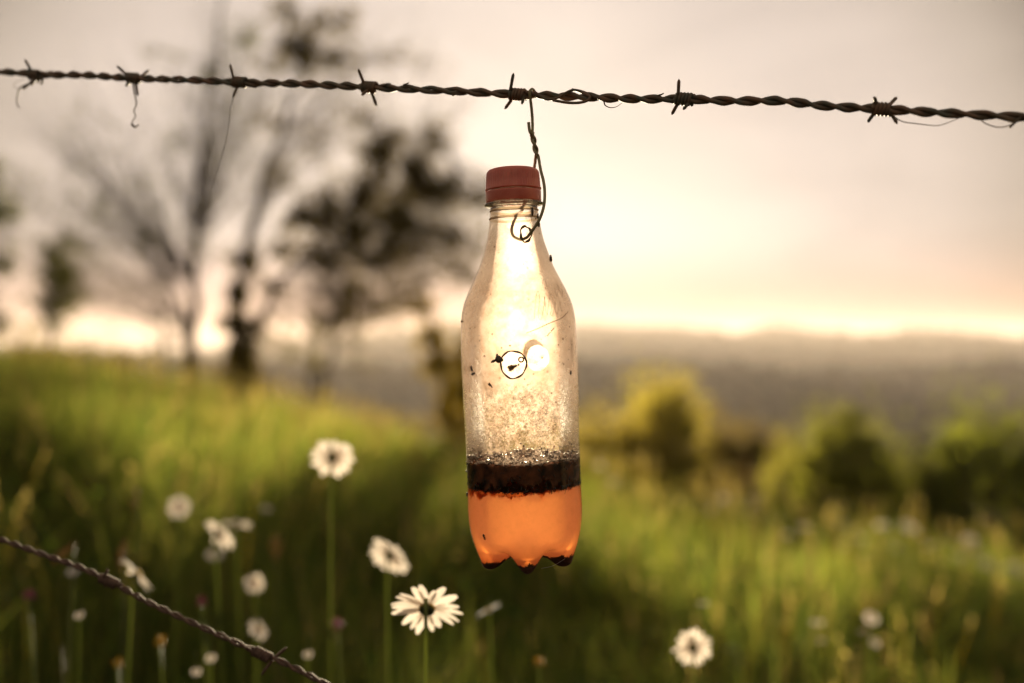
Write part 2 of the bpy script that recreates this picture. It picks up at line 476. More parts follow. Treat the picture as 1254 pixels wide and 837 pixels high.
# ------------------------------------------------------------------ trees and shrubs
def leaf_quads(mb, centers, size, tone, jit=0.25):
    n = len(centers)
    d = rng.normal(0, 1, (n, 3)); d /= np.linalg.norm(d, axis=1, keepdims=True)
    e = rng.normal(0, 1, (n, 3)); e -= d * (d * e).sum(1, keepdims=True); e /= np.linalg.norm(e, axis=1, keepdims=True)
    s = size * rng.uniform(0.6, 1.35, (n, 1))
    fold = np.cross(d, e) * s * 0.12
    V = np.stack([centers - d * s * .5, centers + e * s * .3 + fold, centers + d * s * .55, centers - e * s * .3 + fold], 1).reshape(-1, 3)
    F = np.arange(n * 4).reshape(n, 4)
    t = np.asarray(tone)[None, :] * rng.uniform(1 - jit, 1 + jit, (n, 1)) * np.array([1, 1, 1])
    mb.add(V, F, np.repeat(t, 4, axis=0))

def make_tree(name, label, cat, group, d, trunks, blobs, leaf=0.05, tone=(0.05, 0.065, 0.018), bare=(), leaf_mat_=None, depth=0.8, branch_r=0.012, dens=1.0):
    """trunks: pixel paths with a base radius; blobs: (px, py, r_px, leaves, clumps); bare: fans of leafless twigs"""
    bx = at(trunks[0][0][0][0], trunks[0][0][0][1], d)
    base_z = gz(bx.x, bx.y)
    root = empty(name, (bx.x, bx.y, base_z))
    tag(root, label, cat, group)
    off = np.array([bx.x, bx.y, base_z])
    tb, br, lf = MB(), MB(), MB()
    paths = []
    for pts, r0, dy in trunks:
        P = [np.array(at(px, py, d + dy * k / max(1, len(pts) - 1))) for k, (px, py) in enumerate(pts)]
        P[0][2] = min(P[0][2], gz(P[0][0], P[0][1])) - 0.05
        S = smooth_path(P, 4 * len(P))
        S += np.array([[math.sin(i * 1.3 + r0 * 50) * r0 * .35, math.cos(i * 1.7) * r0 * .35, 0] for i in range(len(S))])
        rr = 1.15 * r0 * (1 - 0.86 * np.linspace(0, 1, len(S)) ** .65) * (1 + 0.25 * np.exp(-np.arange(len(S)) / 1.5))
        tube(tb, S - off, rr, 8)
        paths.append((S, rr))
    allp = np.concatenate([p[0] for p in paths])
    sc = d / FPX
    def twig(a, b, r, sag=0.06, n=5):
        mid = (a + b) / 2 + rng.normal(0, 1, 3) * np.linalg.norm(b - a) * sag
        P = smooth_path([a, mid, b], n)
        tube(br, P - off, np.linspace(r, r * .35, n), 4, cap=False)
        return P
    for px, py, rp, nl, nc in blobs:
        nc = int(nc * 1.7)
        c = np.array(at(px, py, d + rng.uniform(-depth, depth) * .6)); r = rp * sc
        cand = allp[allp[:, 2] < c[2] + r * .3]
        if len(cand) == 0: cand = allp
        a = cand[np.argmin(np.linalg.norm(cand - c, axis=1) + 0.4 * np.abs(cand[:, 2] - (c[2] - r)))]
        main = twig(a, c, branch_r * (0.6 + r), n=6)
        for q in range(nc):
            dirv = rng.normal(0, 1, 3); dirv /= np.linalg.norm(dirv)
            e = c + dirv * r * rng.uniform(.45, 1.05) * np.array([1, 1.2, 1])
            s = main[rng.integers(2, len(main))]
            P = twig(s, e, branch_r * .35, n=4)
            k = max(4, int(nl * 3.2 * dens) // nc)
            cc = P[rng.integers(1, 4, k)] + rng.normal(0, 1, (k, 3)) * r * .15
            leaf_quads(lf, cc - off, leaf, tone)
    for px, py, ex, ey, cnt, spread, lv in bare:            # fans of slender shoots
        cnt = int(cnt * 2.0)
        a0 = np.array(at(px, py, d)); a0 = allp[np.argmin(np.linalg.norm(allp - a0, axis=1))]
        for q in range(cnt):
            e = np.array(at(ex + rng.normal(0, spread), ey + rng.normal(0, spread * .8), d + rng.uniform(-depth, depth)))
            t0 = rng.uniform(0, .7)
            s = a0 + (e - a0) * t0 * .15
            P = twig(s, e, branch_r * .42, sag=.05, n=7)
            for h in range(4):
                i = rng.integers(2, 6)
                e2 = P[i] + (P[i] - P[i - 1]) * rng.uniform(1, 2.2) + rng.normal(0, 1, 3) * np.linalg.norm(e - a0) * .09
                Q = twig(P[i], e2, branch_r * .3, n=4)
                lv2 = 3 * lv + 2
                if lv2 > 0:
                    cc = Q[rng.integers(1, 4, lv2)] + rng.normal(0, .10, (lv2, 3))
                    leaf_quads(lf, cc - off, leaf * .72, tone)
    tb.build('trunk', M['bark'], root)
    if br.n: tag(br.build('branches', M['bark'], root), kind='stuff')
    if lf.n: tag(lf.build('crown', leaf_mat_ or M['leaves'], root), kind='stuff')
    return root

DK = (0.040, 0.048, 0.016)
GROUP_T = 'young trees along the crest of the meadow'
make_tree('tree', 'slender upright young tree with a fan of nearly bare twigs, left of the leafy tree', 'tree', GROUP_T, 12.0,
    [([(234, 500), (236, 430), (238, 350), (241, 260), (250, 170), (266, 70), (280, -50)], 0.085, 0.2),
     ([(238, 430), (224, 380), (196, 310), (178, 240), (168, 150)], 0.035, 0.3),
     ([(205, 450), (200, 400), (192, 350), (176, 280), (150, 190)], 0.03, 0.4)],
    [(120, 250, 20, 26, 4), (170, 300, 26, 40, 5), (255, 90, 24, 36, 5), (220, 170, 24, 30, 5), (175, 60, 18, 16, 3), (110, 130, 16, 14, 3), (300, 45, 26, 60, 6)],
    leaf=0.05, tone=DK,
    bare=[(238, 350, 150, 180, 18, 60, 1), (240, 300, 230, 90, 14, 55, 1), (236, 400, 110, 290, 14, 50, 1), (241, 250, 290, 60, 10, 40, 2), (200, 360, 120, 230, 10, 50, 1), (236, 420, 160, 370, 8, 40, 1), (240, 330, 60, 200, 8, 45, 0), (238, 350, 200, 240, 12, 50, 1), (240, 300, 300, 180, 10, 45, 1), (205, 400, 80, 330, 8, 45, 1), (241, 260, 330, 130, 8, 40, 1)])
make_tree('tree', 'leafy tree with dark clumped crown leaning right behind the bottle cap', 'tree', GROUP_T, 11.5,
    [([(284, 505), (288, 440), (294, 380), (304, 310), (318, 240), (345, 160), (372, 90), (388, 10)], 0.095, 0.3),
     ([(302, 500), (306, 430), (330, 370), (372, 310), (430, 250), (500, 200), (560, 180)], 0.06, -0.3)],
    [(378, 62, 30, 230, 14), (410, 72, 26, 120, 10), (350, 50, 26, 120, 9), (355, 12, 26, 90, 8), (425, 22, 30, 70, 8), (395, 30, 24, 60, 7), (330, 75, 26, 50, 7),
     (470, 178, 44, 480, 24), (515, 215, 46, 440, 24), (452, 235, 48, 560, 28), (500, 262, 44, 460, 24), (540, 240, 36, 300, 18), (562, 235, 30, 130, 10), (535, 165, 26, 120, 10),
     (400, 258, 44, 430, 22), (440, 285, 46, 420, 24), (370, 262, 30, 190, 12), (360, 300, 34, 140, 12), (410, 320, 44, 330, 18), (480, 318, 44, 400, 20), (535, 305, 40, 320, 16), (570, 290, 34, 200, 10), (590, 250, 26, 90, 8), (580, 330, 34, 160, 10), (425, 390, 36, 110, 10), (490, 380, 36, 120, 10),
     (450, 360, 40, 100, 12), (520, 350, 36, 90, 10), (400, 170, 40, 80, 10), (430, 130, 36, 70, 9), (500, 70, 20, 30, 4), (345, 210, 34, 70, 8), (330, 150, 34, 60, 8),
     (300, 320, 24, 220, 10), (292, 360, 22, 240, 10), (288, 400, 24, 240, 10), (300, 430, 26, 240, 9), (285, 460, 24, 200, 8), (310, 460, 24, 160, 8), (320, 400, 22, 80, 8), (330, 350, 26, 80, 8)],
    leaf=0.047, tone=(0.050, 0.044, 0.017), dens=1.25,
    bare=[(304, 310, 330, 200, 8, 45, 1), (320, 240, 420, 120, 8, 50, 2), (372, 310, 480, 390, 8, 45, 3), (345, 160, 440, 60, 8, 45, 2), (430, 250, 470, 330, 12, 60, 4), (500, 200, 560, 300, 12, 45, 5), (560, 180, 590, 250, 7, 25, 4), (372, 310, 400, 380, 8, 45, 3), (500, 200, 530, 130, 7, 35, 4), (302, 400, 330, 400, 6, 30, 3)])
make_tree('tree', 'short leaning tree trunk with thin hazy foliage between the leafy tree and the bottle', 'tree', GROUP_T, 12.5,
    [([(386, 525), (397, 475), (408, 425), (420, 370), (440, 300)], 0.065, 0.2), ([(372, 500), (380, 455), (386, 415), (380, 350)], 0.045, 0.2)],
    [(400, 400, 26, 46, 6), (430, 390, 28, 50, 6), (385, 440, 20, 30, 4), (440, 350, 34, 70, 8), (350, 420, 26, 30, 5), (470, 380, 26, 40, 6)],
    leaf=0.055, tone=(0.06, 0.06, 0.02), bare=[(408, 425, 430, 360, 6, 30, 2), (386, 415, 360, 360, 5, 30, 1)])
make_tree('tree', 'golden backlit small tree close to the left side of the bottle', 'tree', GROUP_T, 11.0,
    [([(556, 560), (550, 510), (540, 450), (528, 400), (520, 350)], 0.07, 0.2), ([(575, 560), (572, 500), (566, 440), (560, 390)], 0.05, 0.1)],
    [(540, 440, 30, 190, 12), (530, 410, 28, 120, 10), (560, 470, 34, 240, 14), (555, 520, 34, 240, 14), (580, 430, 34, 200, 12), (600, 480, 40, 260, 14), (620, 530, 40, 260, 14), (590, 550, 36, 200, 12), (510, 370, 30, 70, 8), (640, 440, 34, 120, 10)],
    leaf=0.055, tone=(0.12, 0.10, 0.026))
make_tree('tree', 'small bushy tree with a round dark clump near the left edge', 'tree', GROUP_T, 14.0,
    [([(60, 470), (62, 430), (66, 380), (72, 320), (80, 270)], 0.05, 0.2)],
    [(70, 340, 32, 260, 14), (60, 310, 22, 110, 8), (85, 360, 28, 130, 10), (65, 390, 30, 110, 8), (50, 370, 20, 70, 6), (90, 300, 26, 60, 6)],
    leaf=0.06, tone=DK, bare=[(66, 380, 60, 260, 8, 40, 1), (66, 380, 110, 300, 6, 40, 1)])
make_tree('tree', 'tree at the left edge of the view with dark leaves cut off by the frame', 'tree', GROUP_T, 12.0,
    [([(-30, 470), (-28, 400), (-25, 320), (-22, 230), (-30, 150)], 0.07, 0.2)],
    [(-10, 250, 30, 170, 12), (5, 270, 20, 60, 6), (0, 320, 24, 150, 9), (-5, 210, 24, 80, 7), (-20, 380, 30, 160, 10), (8, 400, 18, 60, 5), (-60, 260, 50, 300, 14)],
    leaf=0.06, tone=DK, bare=[(-25, 320, 20, 220, 6, 30, 1)])

GROUP_B = 'bushes below the crest of the meadow'
def bush(label, d, cx, top, half, bottom, n, leaf, tone, seed, gname='bush'):
    r = np.random.default_rng(seed); n = int(n * 1.7)
    bl = []
    for k in range(n):
        u = r.uniform(-1, 1); v = r.uniform(0, 1)
        px = cx + u * half; lim = math.sqrt(max(0.05, 1 - u * u * .8))
        py = bottom + (top - bottom) * v * lim * r.uniform(.85, 1.12)
        bl.append((px, py, half * r.uniform(.16, .32), 30, 9))
    b0 = at(cx, bottom, d)
    gy = 418.5 + (CAM_Z - gz(b0.x, b0.y)) / d * FPX
    st = [([(cx + s * half * .15, gy), (cx + s * half * .3, (gy + bottom) / 2), (cx + s * half * .45, (bottom + top) / 2)], 0.05, 0.1) for s in (-1, 0.1, 1)]
    return make_tree(gname, label, 'bush', GROUP_B, d, st, bl, leaf=leaf, tone=tuple(c * k for c, k in zip(tone, (1.8, 1.75, 1.6))), leaf_mat_=M['bush_leaves'], depth=1.0, branch_r=0.02,
        bare=[(cx + u * half * .4, bottom, cx + u * half * .9, top + (bottom - top) * (.06 + .3 * u * u), 6, half * .22, 4) for u in (-1, -.5, 0, .5, 1)])
bush('yellow-green backlit bush just right of the bottle', 11.0, 772, 520, 78, 600, 15, 0.07, (0.095, 0.090, 0.030), 3)
bush('loose golden sprays rising above the yellow-green bush', 12.0, 815, 470, 34, 560, 6, 0.06, (0.14, 0.14, 0.04), 4)
bush('rounded green bush in the middle of the right half', 13.0, 1040, 514, 60, 640, 34, 0.075, (0.058, 0.070, 0.018), 5)
bush('low green bush filling the gap between the two larger green bushes', 14.0, 1118, 585, 60, 660, 20, 0.075, (0.075, 0.09, 0.022), 6)
bush('large dark green bush at the right edge of the view', 10.5, 1215, 510, 95, 700, 52, 0.07, (0.055, 0.072, 0.018), 7)
bush('dull grey-green bush behind the pale stalk', 26.0, 905, 530, 80, 600, 22, 0.13, (0.05, 0.045, 0.022), 8)
bush('small dull bush beside the rounded green bush', 17.0, 975, 560, 32, 640, 10, 0.09, (0.07, 0.078, 0.025), 9)
bush('low dark thicket under the small tree on the left skyline', 17.0, 60, 432, 90, 470, 14, 0.07, (0.04, 0.04, 0.018), 10)

# wooded hillsides across the valley, read as one mass
def woodland():
    mb = MB()
    ico_v, ico_f = [], []
    t = (1 + 5 ** .5) / 2
    iv = np.array([(-1, t, 0), (1, t, 0), (-1, -t, 0), (1, -t, 0), (0, -1, t), (0, 1, t), (0, -1, -t), (0, 1, -t), (t, 0, -1), (t, 0, 1), (-t, 0, -1), (-t, 0, 1)]) / math.sqrt(1 + t * t)
    iF = np.array([(0, 11, 5), (0, 5, 1), (0, 1, 7), (0, 7, 10), (0, 10, 11), (1, 5, 9), (5, 11, 4), (11, 10, 2), (10, 7, 6), (7, 1, 8), (3, 9, 4), (3, 4, 2), (3, 2, 6), (3, 6, 8), (3, 8, 9), (4, 9, 5), (2, 4, 11), (6, 2, 10), (8, 6, 7), (9, 8, 1)])
    n = 15000
    D = np.exp(rng.uniform(math.log(170), math.log(3000), n * 2)); T = rng.uniform(-0.62, 0.62, n * 2)
    Y = D / np.sqrt(1 + T * T); X = T * Y
    mask = wob(X, Y, 45, .7) + 0.5 * wob(X, Y, 160, 3.1) + rng.normal(0, .25, n * 2) > np.where(D > 500, -0.25, 0.0)
    X, Y, D = X[mask][:n], Y[mask][:n], D[mask][:n]
    Z = ground(X, Y)
    for x, y, z, d in zip(X, Y, Z, D):
        r = rng.uniform(2.2, 4.6) * (1.0 if d < 700 else 1.7); h = r * rng.uniform(.75, 1.15)
        if rng.uniform() < .12: h *= 1.35; r *= .75
        dk = .5 if d < 1300 else 1.3  # nearer woods darkened, far ones lightened: haze contrast put into the colour
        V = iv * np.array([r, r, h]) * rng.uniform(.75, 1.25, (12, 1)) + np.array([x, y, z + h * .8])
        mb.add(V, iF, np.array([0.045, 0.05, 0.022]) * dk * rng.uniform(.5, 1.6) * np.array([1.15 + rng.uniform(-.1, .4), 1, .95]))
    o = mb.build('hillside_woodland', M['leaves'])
    tag(o, 'dark woods covering the hazy slopes across the valley', 'woodland', kind='stuff')
woodland()

# ------------------------------------------------------------------ bottle
BD = 0.565
bottle_root = empty('plastic_bottle', at(645.5, 418.5, BD) + Vector((0, 0, -0.127)))
tag(bottle_root, 'dirty clear plastic bottle with red cap hanging upright on wire, half clouded, orange liquid inside', 'bottle')
TILT = R(-2.1)
bottle_root.rotation_euler = (0, TILT, 0)
bpy.context.view_layer.update()
BM = Matrix.Translation(bottle_root.location) @ Matrix.Rotation(TILT, 4, 'Y')
def bloc(v): return BM.inverted() @ Vector(v)            # world -> bottle space
def bwor(v): return BM @ Vector(v)
mm = 0.001
BODY = [(33.4, 32.45), (47.3, 32.2), (62, 32.25), (76.5, 32.35), (95, 32.8), (109.4, 33.0), (122, 33.0), (130.7, 32.8), (140, 32.3), (147.9, 30.8), (155.3, 27.9), (162.5, 24.4),
        (170, 20.9), (178.9, 17.9), (185, 16.1), (191, 14.9), (197, 14.0), (201.5, 13.5), (203, 13.4)]
bz = np.array([p[0] for p in BODY]); brr = np.array([p[1] for p in BODY])
def body_r(z):                                            # z in mm, smooth interpolation
    P = smooth_path([(a, b, 0) for a, b in BODY], 400)
    return np.interp(z, P[:, 0], P[:, 1])
_P = smooth_path([(a, b, 0) for a, b in BODY], 400)
def body_r(z): return np.interp(z, _P[:, 0], _P[:, 1])
FOOT = smooth_path([(32.45, 33.4, 0), (32.3, 27, 0), (31.4, 19.5, 0), (29.6, 12, 0), (27.4, 5.5, 0), (25.8, 1.6, 0), (23, 0, 0), (19, 0.2, 0), (15.5, 2.6, 0), (9, 7.2, 0), (0.01, 9.6, 0)], 60)
VALL = smooth_path([(32.45, 33.4, 0), (32.2, 28, 0), (31.1, 21.5, 0), (28.6, 16.3, 0), (25, 12.4, 0), (21, 10.8, 0), (17, 10.2, 0), (13, 9.8, 0), (9, 9.6, 0), (5, 9.6, 0), (0.01, 9.6, 0)], 60)
def base_pt(i, th, inset=0.0):
    w = (0.5 + 0.5 * math.cos(5 * (th + math.pi / 2))) ** 1.35
    r = VALL[i][0] * (1 - w) + FOOT[i][0] * w; z = VALL[i][1] * (1 - w) + FOOT[i][1] * w
    r = max(0.005, r - inset)
    return r, z + (inset if i > 30 else inset * i / 30.)

SEG = 240
def shell(z_top, inset=0.0, dz=1.0, z_start=33.4):
    rows = []
    zs = np.arange(z_top, z_start, -dz)
    th = np.linspace(0, 2 * np.pi, SEG, endpoint=False)
    for z in zs:
        r = body_r(z) - inset
        rows.append(np.stack([r * np.cos(th), r * np.sin(th), np.full(SEG, z)], 1))
    for i in range(60):
        rows.append(np.array([[*(lambda q: (q[0] * math.cos(t), q[0] * math.sin(t), q[1]))(base_pt(i, t, inset))] for t in th]))
    V = np.concatenate(rows) * mm
    n = len(rows)
    i = np.arange(n - 1)[:, None] * SEG; j = np.arange(SEG)[None, :]; k = (j + 1) % SEG
    F = np.stack([i + j, i + SEG + j, i + SEG + k, i + k], -1).reshape(-1, 4)
    return V, F

# holes: (x, z, radius x, radius z, front?)  in mm, bottle space
HOLES = [(-3.6, 114.9, 6.9, 7.3, True), (8.9, 120.6, 6.4, 7.2, False), (5.9, 186.3, 3.0, 4.4, True), (-3.0, 193.0, 2.0, 2.2, False)]

def wall_mat():
    m, N, L = new_mat('clouded_clear_plastic')
    out = mk(N, 'ShaderNodeOutputMaterial')
    tc = mk(N, 'ShaderNodeTexCoord')
    sx = mk(N, 'ShaderNodeSeparateXYZ'); L.new(tc.outputs['Object'], sx.inputs[0])
    def noise_(scale, detail=4, rough=.55, vec=None, dim=None):
        n = mk(N, 'ShaderNodeTexNoise'); n.inputs['Scale'].default_value = scale; n.inputs['Detail'].default_value = detail; n.inputs['Roughness'].default_value = rough
        L.new(vec or tc.outputs['Object'], n.inputs['Vector']); return n.outputs[0]
    def math_(op, a, b=None, c=None):
        n = mk(N, 'ShaderNodeMath', operation=op)
        for i, v in enumerate((a, b, c)):
            if v is None: continue
            if hasattr(v, 'links'): L.new(v, n.inputs[i])
            else: n.inputs[i].default_value = v
        return n.outputs[0]
    def mr(v, a, b, c, d, smooth=True):
        n = mk(N, 'ShaderNodeMapRange', interpolation_type='SMOOTHSTEP' if smooth else 'LINEAR')
        for i, q in enumerate((a, b, c, d)): n.inputs[i + 1].default_value = q
        L.new(v, n.inputs[0]); return n.outputs[0]
    z = sx.outputs[2]
    edge = math_('ADD', z, mr(noise_(70, 5), .3, .7, -.006, .006))
    cr = mk(N, 'ShaderNodeValToRGB'); cr.color_ramp.interpolation = 'EASE'
    L.new(mr(edge, 0, .21, 0, 1, False), cr.inputs[0])
    e = cr.color_ramp.elements
    stops = [(0, .05), (.055, .05), (.062, .22), (.080, .36), (.094, .50), (.101, .74), (.115, .80), (.150, .78), (.172, .58), (.185, .42), (.196, .30), (.208, .20)]
    e[0].position = 0; e[0].color = (.05,) * 3 + (1,); e[1].position = 1; e[1].color = (.2,) * 3 + (1,)
    for p, v in stops[1:-1]:
        q = e.new(p / .21); q.color = (v, v, v, 1)
    frost = cr.outputs[0]
    # blotchy wet band with fine drops between the waterline and the clouded part
    band = math_('MULTIPLY', mr(z, .060, .068, 0, 1), mr(edge, .096, .106, 1, 0))
    sp = mr(noise_(1500, 3, .7), .42, .66, -.34, .50)
    sp2 = mr(noise_(330, 4, .6), .35, .65, -.20, .20)
    # straight streak wiped along the left side, blotchy patch beside it
    frost = math_('ADD', frost, math_('MULTIPLY', band, math_('ADD', sp, sp2)))
    soft = mr(noise_(260, 5, .6), .3, .7, -.07, .07)
    fine = mr(noise_(2300, 2, .5), .35, .65, -.05, .05)
    frost = math_('ADD', frost, math_('ADD', soft, fine))
    lw = mk(N, 'ShaderNodeLayerWeight'); lw.inputs[0].default_value = .3
    edgef = mr(lw.outputs['Facing'], .75, 1.0, 0, .12)
    frost = math_('ADD', frost, math_('MULTIPLY', edgef, mr(z, .06, .07, .3, 1)))
    far = mr(sx.outputs[1], -.012, .012, .68, 1.12)
    frost = math_('MULTIPLY', frost, far)
    frost = math_('MINIMUM', math_('MAXIMUM', frost, .02), .93)
    # grit: small brown specks, each one a dot
    vo = mk(N, 'ShaderNodeTexVoronoi'); vo.inputs['Scale'].default_value = 420; L.new(tc.outputs['Object'], vo.inputs['Vector'])
    sel = mk(N, 'ShaderNodeSeparateColor'); L.new(vo.outputs['Color'], sel.inputs[0])
    sz = mr(sel.outputs[0], .55, 1.0, 0, .30, False)
    dotm = math_('LESS_THAN', vo.outputs['Distance'], sz)
    dotm = math_('MULTIPLY', dotm, mr(noise_(45, 3), .40, .62, .15, 1))
    dotm = math_('MULTIPLY', dotm, math_('GREATER_THAN', z, .060))
    film = mk(N, 'ShaderNodeMix', data_type='RGBA')
    film.inputs[6].default_value = (0.57, 0.45, 0.375, 1); film.inputs[7].default_value = (0.41, 0.28, 0.20, 1)
    L.new(mr(noise_(120, 6, .65), .38, .68, 0, 1), film.inputs[0])
    fcol = mk(N, 'ShaderNodeMix', data_type='RGBA'); L.new(dotm, fcol.inputs[0]); L.new(film.outputs[2], fcol.inputs[6]); fcol.inputs[7].default_value = (0.08, 0.04, 0.02, 1)
    tl = mk(N, 'ShaderNodeBsdfTranslucent'); L.new(fcol.outputs[2], tl.inputs[0])
    rf = mk(N, 'ShaderNodeBsdfRefraction'); rf.inputs['IOR'].default_value = 1.2; rf.inputs['Roughness'].default_value = .6; L.new(fcol.outputs[2], rf.inputs[0])
    df = mk(N, 'ShaderNodeBsdfDiffuse'); L.new(fcol.outputs[2], df.inputs[0])
    m1 = mk(N, 'ShaderNodeMixShader'); m1.inputs[0].default_value = .013; L.new(tl.outputs[0], m1.inputs[1]); L.new(rf.outputs[0], m1.inputs[2])
    m2 = mk(N, 'ShaderNodeMixShader'); m2.inputs[0].default_value = .10; L.new(m1.outputs[0], m2.inputs[1]); L.new(df.outputs[0], m2.inputs[2])
    tr = mk(N, 'ShaderNodeBsdfTransparent'); tr.inputs[0].default_value = (.985, .97, .94, 1)
    m3 = mk(N, 'ShaderNodeMixShader'); L.new(math_('MAXIMUM', frost, dotm), m3.inputs[0]); L.new(tr.outputs[0], m3.inputs[1]); L.new(m2.outputs[0], m3.inputs[2])
    gl = mk(N, 'ShaderNodeBsdfGlossy'); gl.inputs['Roughness'].default_value = .12; gl.inputs[0].default_value = (1, 1, 1, 1)
    fr = mk(N, 'ShaderNodeFresnel'); fr.inputs[0].default_value = 1.5
    bp = mk(N, 'ShaderNodeBump'); bp.inputs['Strength'].default_value = .25; bp.inputs['Distance'].default_value = .0006
    L.new(noise_(300, 5), bp.inputs['Height'])
    L.new(bp.outputs[0], gl.inputs['Normal']); L.new(bp.outputs[0], fr.inputs['Normal']); L.new(bp.outputs[0], rf.inputs['Normal'])
    m4 = mk(N, 'ShaderNodeMixShader'); L.new(math_('MULTIPLY', fr.outputs[0], mr(z, .004, .03, .0, .8)), m4.inputs[0]); L.new(m3.outputs[0], m4.inputs[1]); L.new(gl.outputs[0], m4.inputs[2])
    L.new(m4.outputs[0], out.inputs[0])
    return m
M['wall'] = wall_mat()

def build_wall():
    V, F = shell(203.0, 0.0, 1.0)
    rmap = np.hypot(V[:, 0], V[:, 1])
    keep = np.ones(len(F), bool)
    FC = V[F].mean(1)
    for hx, hz, rx, rz, front in HOLES:
        side = FC[:, 1] < 0 if front else FC[:, 1] > 0
        q = ((FC[:, 0] / mm - hx) / rx) ** 2 + ((FC[:, 2] / mm - hz) / rz) ** 2
        keep &= ~(side & (q < 1) & (FC[:, 2] > .04))
    used = F[keep]
    # snap the cut edges onto each hole's outline
    deleted = np.unique(F[~keep]); kept = np.unique(used)
    bound = np.intersect1d(deleted, kept)
    for i in bound:
        x, y, z = V[i] / mm
        best = None
        for hx, hz, rx, rz, front in HOLES:
            if (y < 0) != front: continue
            q = math.sqrt(((x - hx) / rx) ** 2 + ((z - hz) / rz) ** 2)
            if best is None or abs(q - 1) < best[0]: best = (abs(q - 1), q, hx, hz)
        _, q, hx, hz = best
        nx, nz = hx + (x - hx) / q, hz + (z - hz) / q
        r = body_r(nz); ny = math.copysign(math.sqrt(max(0, r * r - nx * nx)), y)
        V[i] = np.array((nx, ny, nz)) * mm
    mb = MB(); mb.add(V, used)
    o = mb.build('bottle_wall', M['wall'], bottle_root)
    md = o.modifiers.new('thickness', 'SOLIDIFY'); md.thickness = 0.00025; md.offset = -1
    o.modifiers.remove(md)
    return o
build_wall()

def surf(x, z, front=True, out=0.0):
    r = float(body_r(z)) + out
    y = math.sqrt(max(0.0, r * r - x * x)) * (-1 if front else 1)
    return np.array((x, y, z)) * mm

def ring_on_wall(hx, hz, rx, rz, front, rad, n=48, wobble=.06, seed=0):
    P = []
    for k in range(n + 1):
        a = 2 * math.pi * k / n
        s = 1 + wobble * math.sin(3 * a + seed) + wobble * .5 * math.sin(7 * a + seed * 2)
        P.append(surf(hx + rx * s * math.cos(a), hz + rz * s * math.sin(a), front, 0.15))
    return np.array(P)

M['melt'] = solid_mat('scorched_plastic', (0.05, 0.03, 0.018), (0.12, 0.075, 0.04), scale=900, rough=.4, bump=.4, dist=.0004)
mb = MB()
P = ring_on_wall(*HOLES[0], 0, seed=.6, wobble=.03)
tube(mb, P, 0.00048 * (1 + .25 * np.sin(np.linspace(0, 40, len(P)))), 6, cap=False)
mb.build('scorched_hole_rim', M['melt'], bottle_root)
mb = MB()
P = ring_on_wall(*HOLES[1], 0, seed=2.0, wobble=.03)
tube(mb, P, 0.00022, 6, cap=False)
tag(mb.build('hole_rim', M['wall'], bottle_root), 'clear rim of the rear hole')
mb = MB()
P = ring_on_wall(*HOLES[2], 0, seed=1.1, wobble=.07)
tube(mb, P, 0.00060 * (1 + .4 * np.sin(np.linspace(0, 25, len(P)))), 6, cap=False)
mb.build('neck_hole_rim', solid_mat('olive_scorched_plastic', (0.09, 0.07, 0.035), (0.15, 0.115, 0.06), scale=700, rough=.6), bottle_root)
# melted lump beside the scorched hole, its tail, and the small bead on the right of the rim
mb = MB()
c = surf(-11.6, 118.0, True, .5)
ellipsoid(mb, c, (.0019, .0009, .0021), 9, 7)
ellipsoid(mb, surf(-10.2, 117.6, True, .4), (.0014, .0007, .0012), 8, 6)
ellipsoid(mb, surf(-12.2, 119.9, True, .4), (.0007, .0006, .0012), 7, 5)
tube(mb, [surf(-13.0, 117.6, True, .5), surf(-14.4, 117.0, True, .9), surf(-15.6, 116.4, True, 1.2)], [.0006, .0009, .0004], 6)
mb.build('melted_lump', M['melt'], bottle_root)
mb = MB()
a = np.linspace(0, 2 * np.pi, 15)
tube(mb, [surf(0.6 + 1.3 * math.cos(q), 117.4 + 1.3 * math.sin(q), True, .5) for q in a], .00045, 6, cap=False)
tag(mb.build('melted_bead', M['melt'], bottle_root), 'small open ring of melted plastic on the hole edge')

# neck rings moulded under the cap
def ring_lathe(mb, prof, seg=96):
    th = np.linspace(0, 2 * np.pi, seg, endpoint=False)
    V = np.concatenate([np.stack([r * np.cos(th), r * np.sin(th), np.full(seg, z)], 1) for r, z in prof]) * mm
    n = len(prof); i = np.arange(n - 1)[:, None] * seg; j = np.arange(seg)[None, :]; k = (j + 1) % seg
    mb.add(V, np.stack([i + j, i + k, i + seg + k, i + seg + j], -1).reshape(-1, 4))
mb = MB(); ring_lathe(mb, [(13.4, 203.0), (13.5, 204.0), (16.6, 204.4), (16.9, 204.8), (16.6, 205.3), (13.4, 205.6), (12.9, 206), (12.9, 221)])
M['neck'] = new_mat('clear_neck_plastic')[0]
_N, _L = M['neck'].node_tree.nodes, M['neck'].node_tree.links
_o = mk(_N, 'ShaderNodeOutputMaterial'); _t = mk(_N, 'ShaderNodeBsdfTransparent'); _t.inputs[0].default_value = (.95, .92, .87, 1)
_g = mk(_N, 'ShaderNodeBsdfGlossy'); _g.inputs['Roughness'].default_value = .15; _f = mk(_N, 'ShaderNodeFresnel'); _f.inputs[0].default_value = 1.6
_tr = mk(_N, 'ShaderNodeBsdfTranslucent'); _tr.inputs[0].default_value = (.85, .78, .66, 1)
_n = mk(_N, 'ShaderNodeTexNoise'); _n.inputs['Scale'].default_value = 600; _tc = mk(_N, 'ShaderNodeTexCoord'); _L.new(_tc.outputs['Object'], _n.inputs['Vector'])
_r = mk(_N, 'ShaderNodeMapRange'); _r.inputs[1].default_value = .3; _r.inputs[2].default_value = .7; _r.inputs[3].default_value = .2; _r.inputs[4].default_value = .5; _L.new(_n.outputs[0], _r.inputs[0])
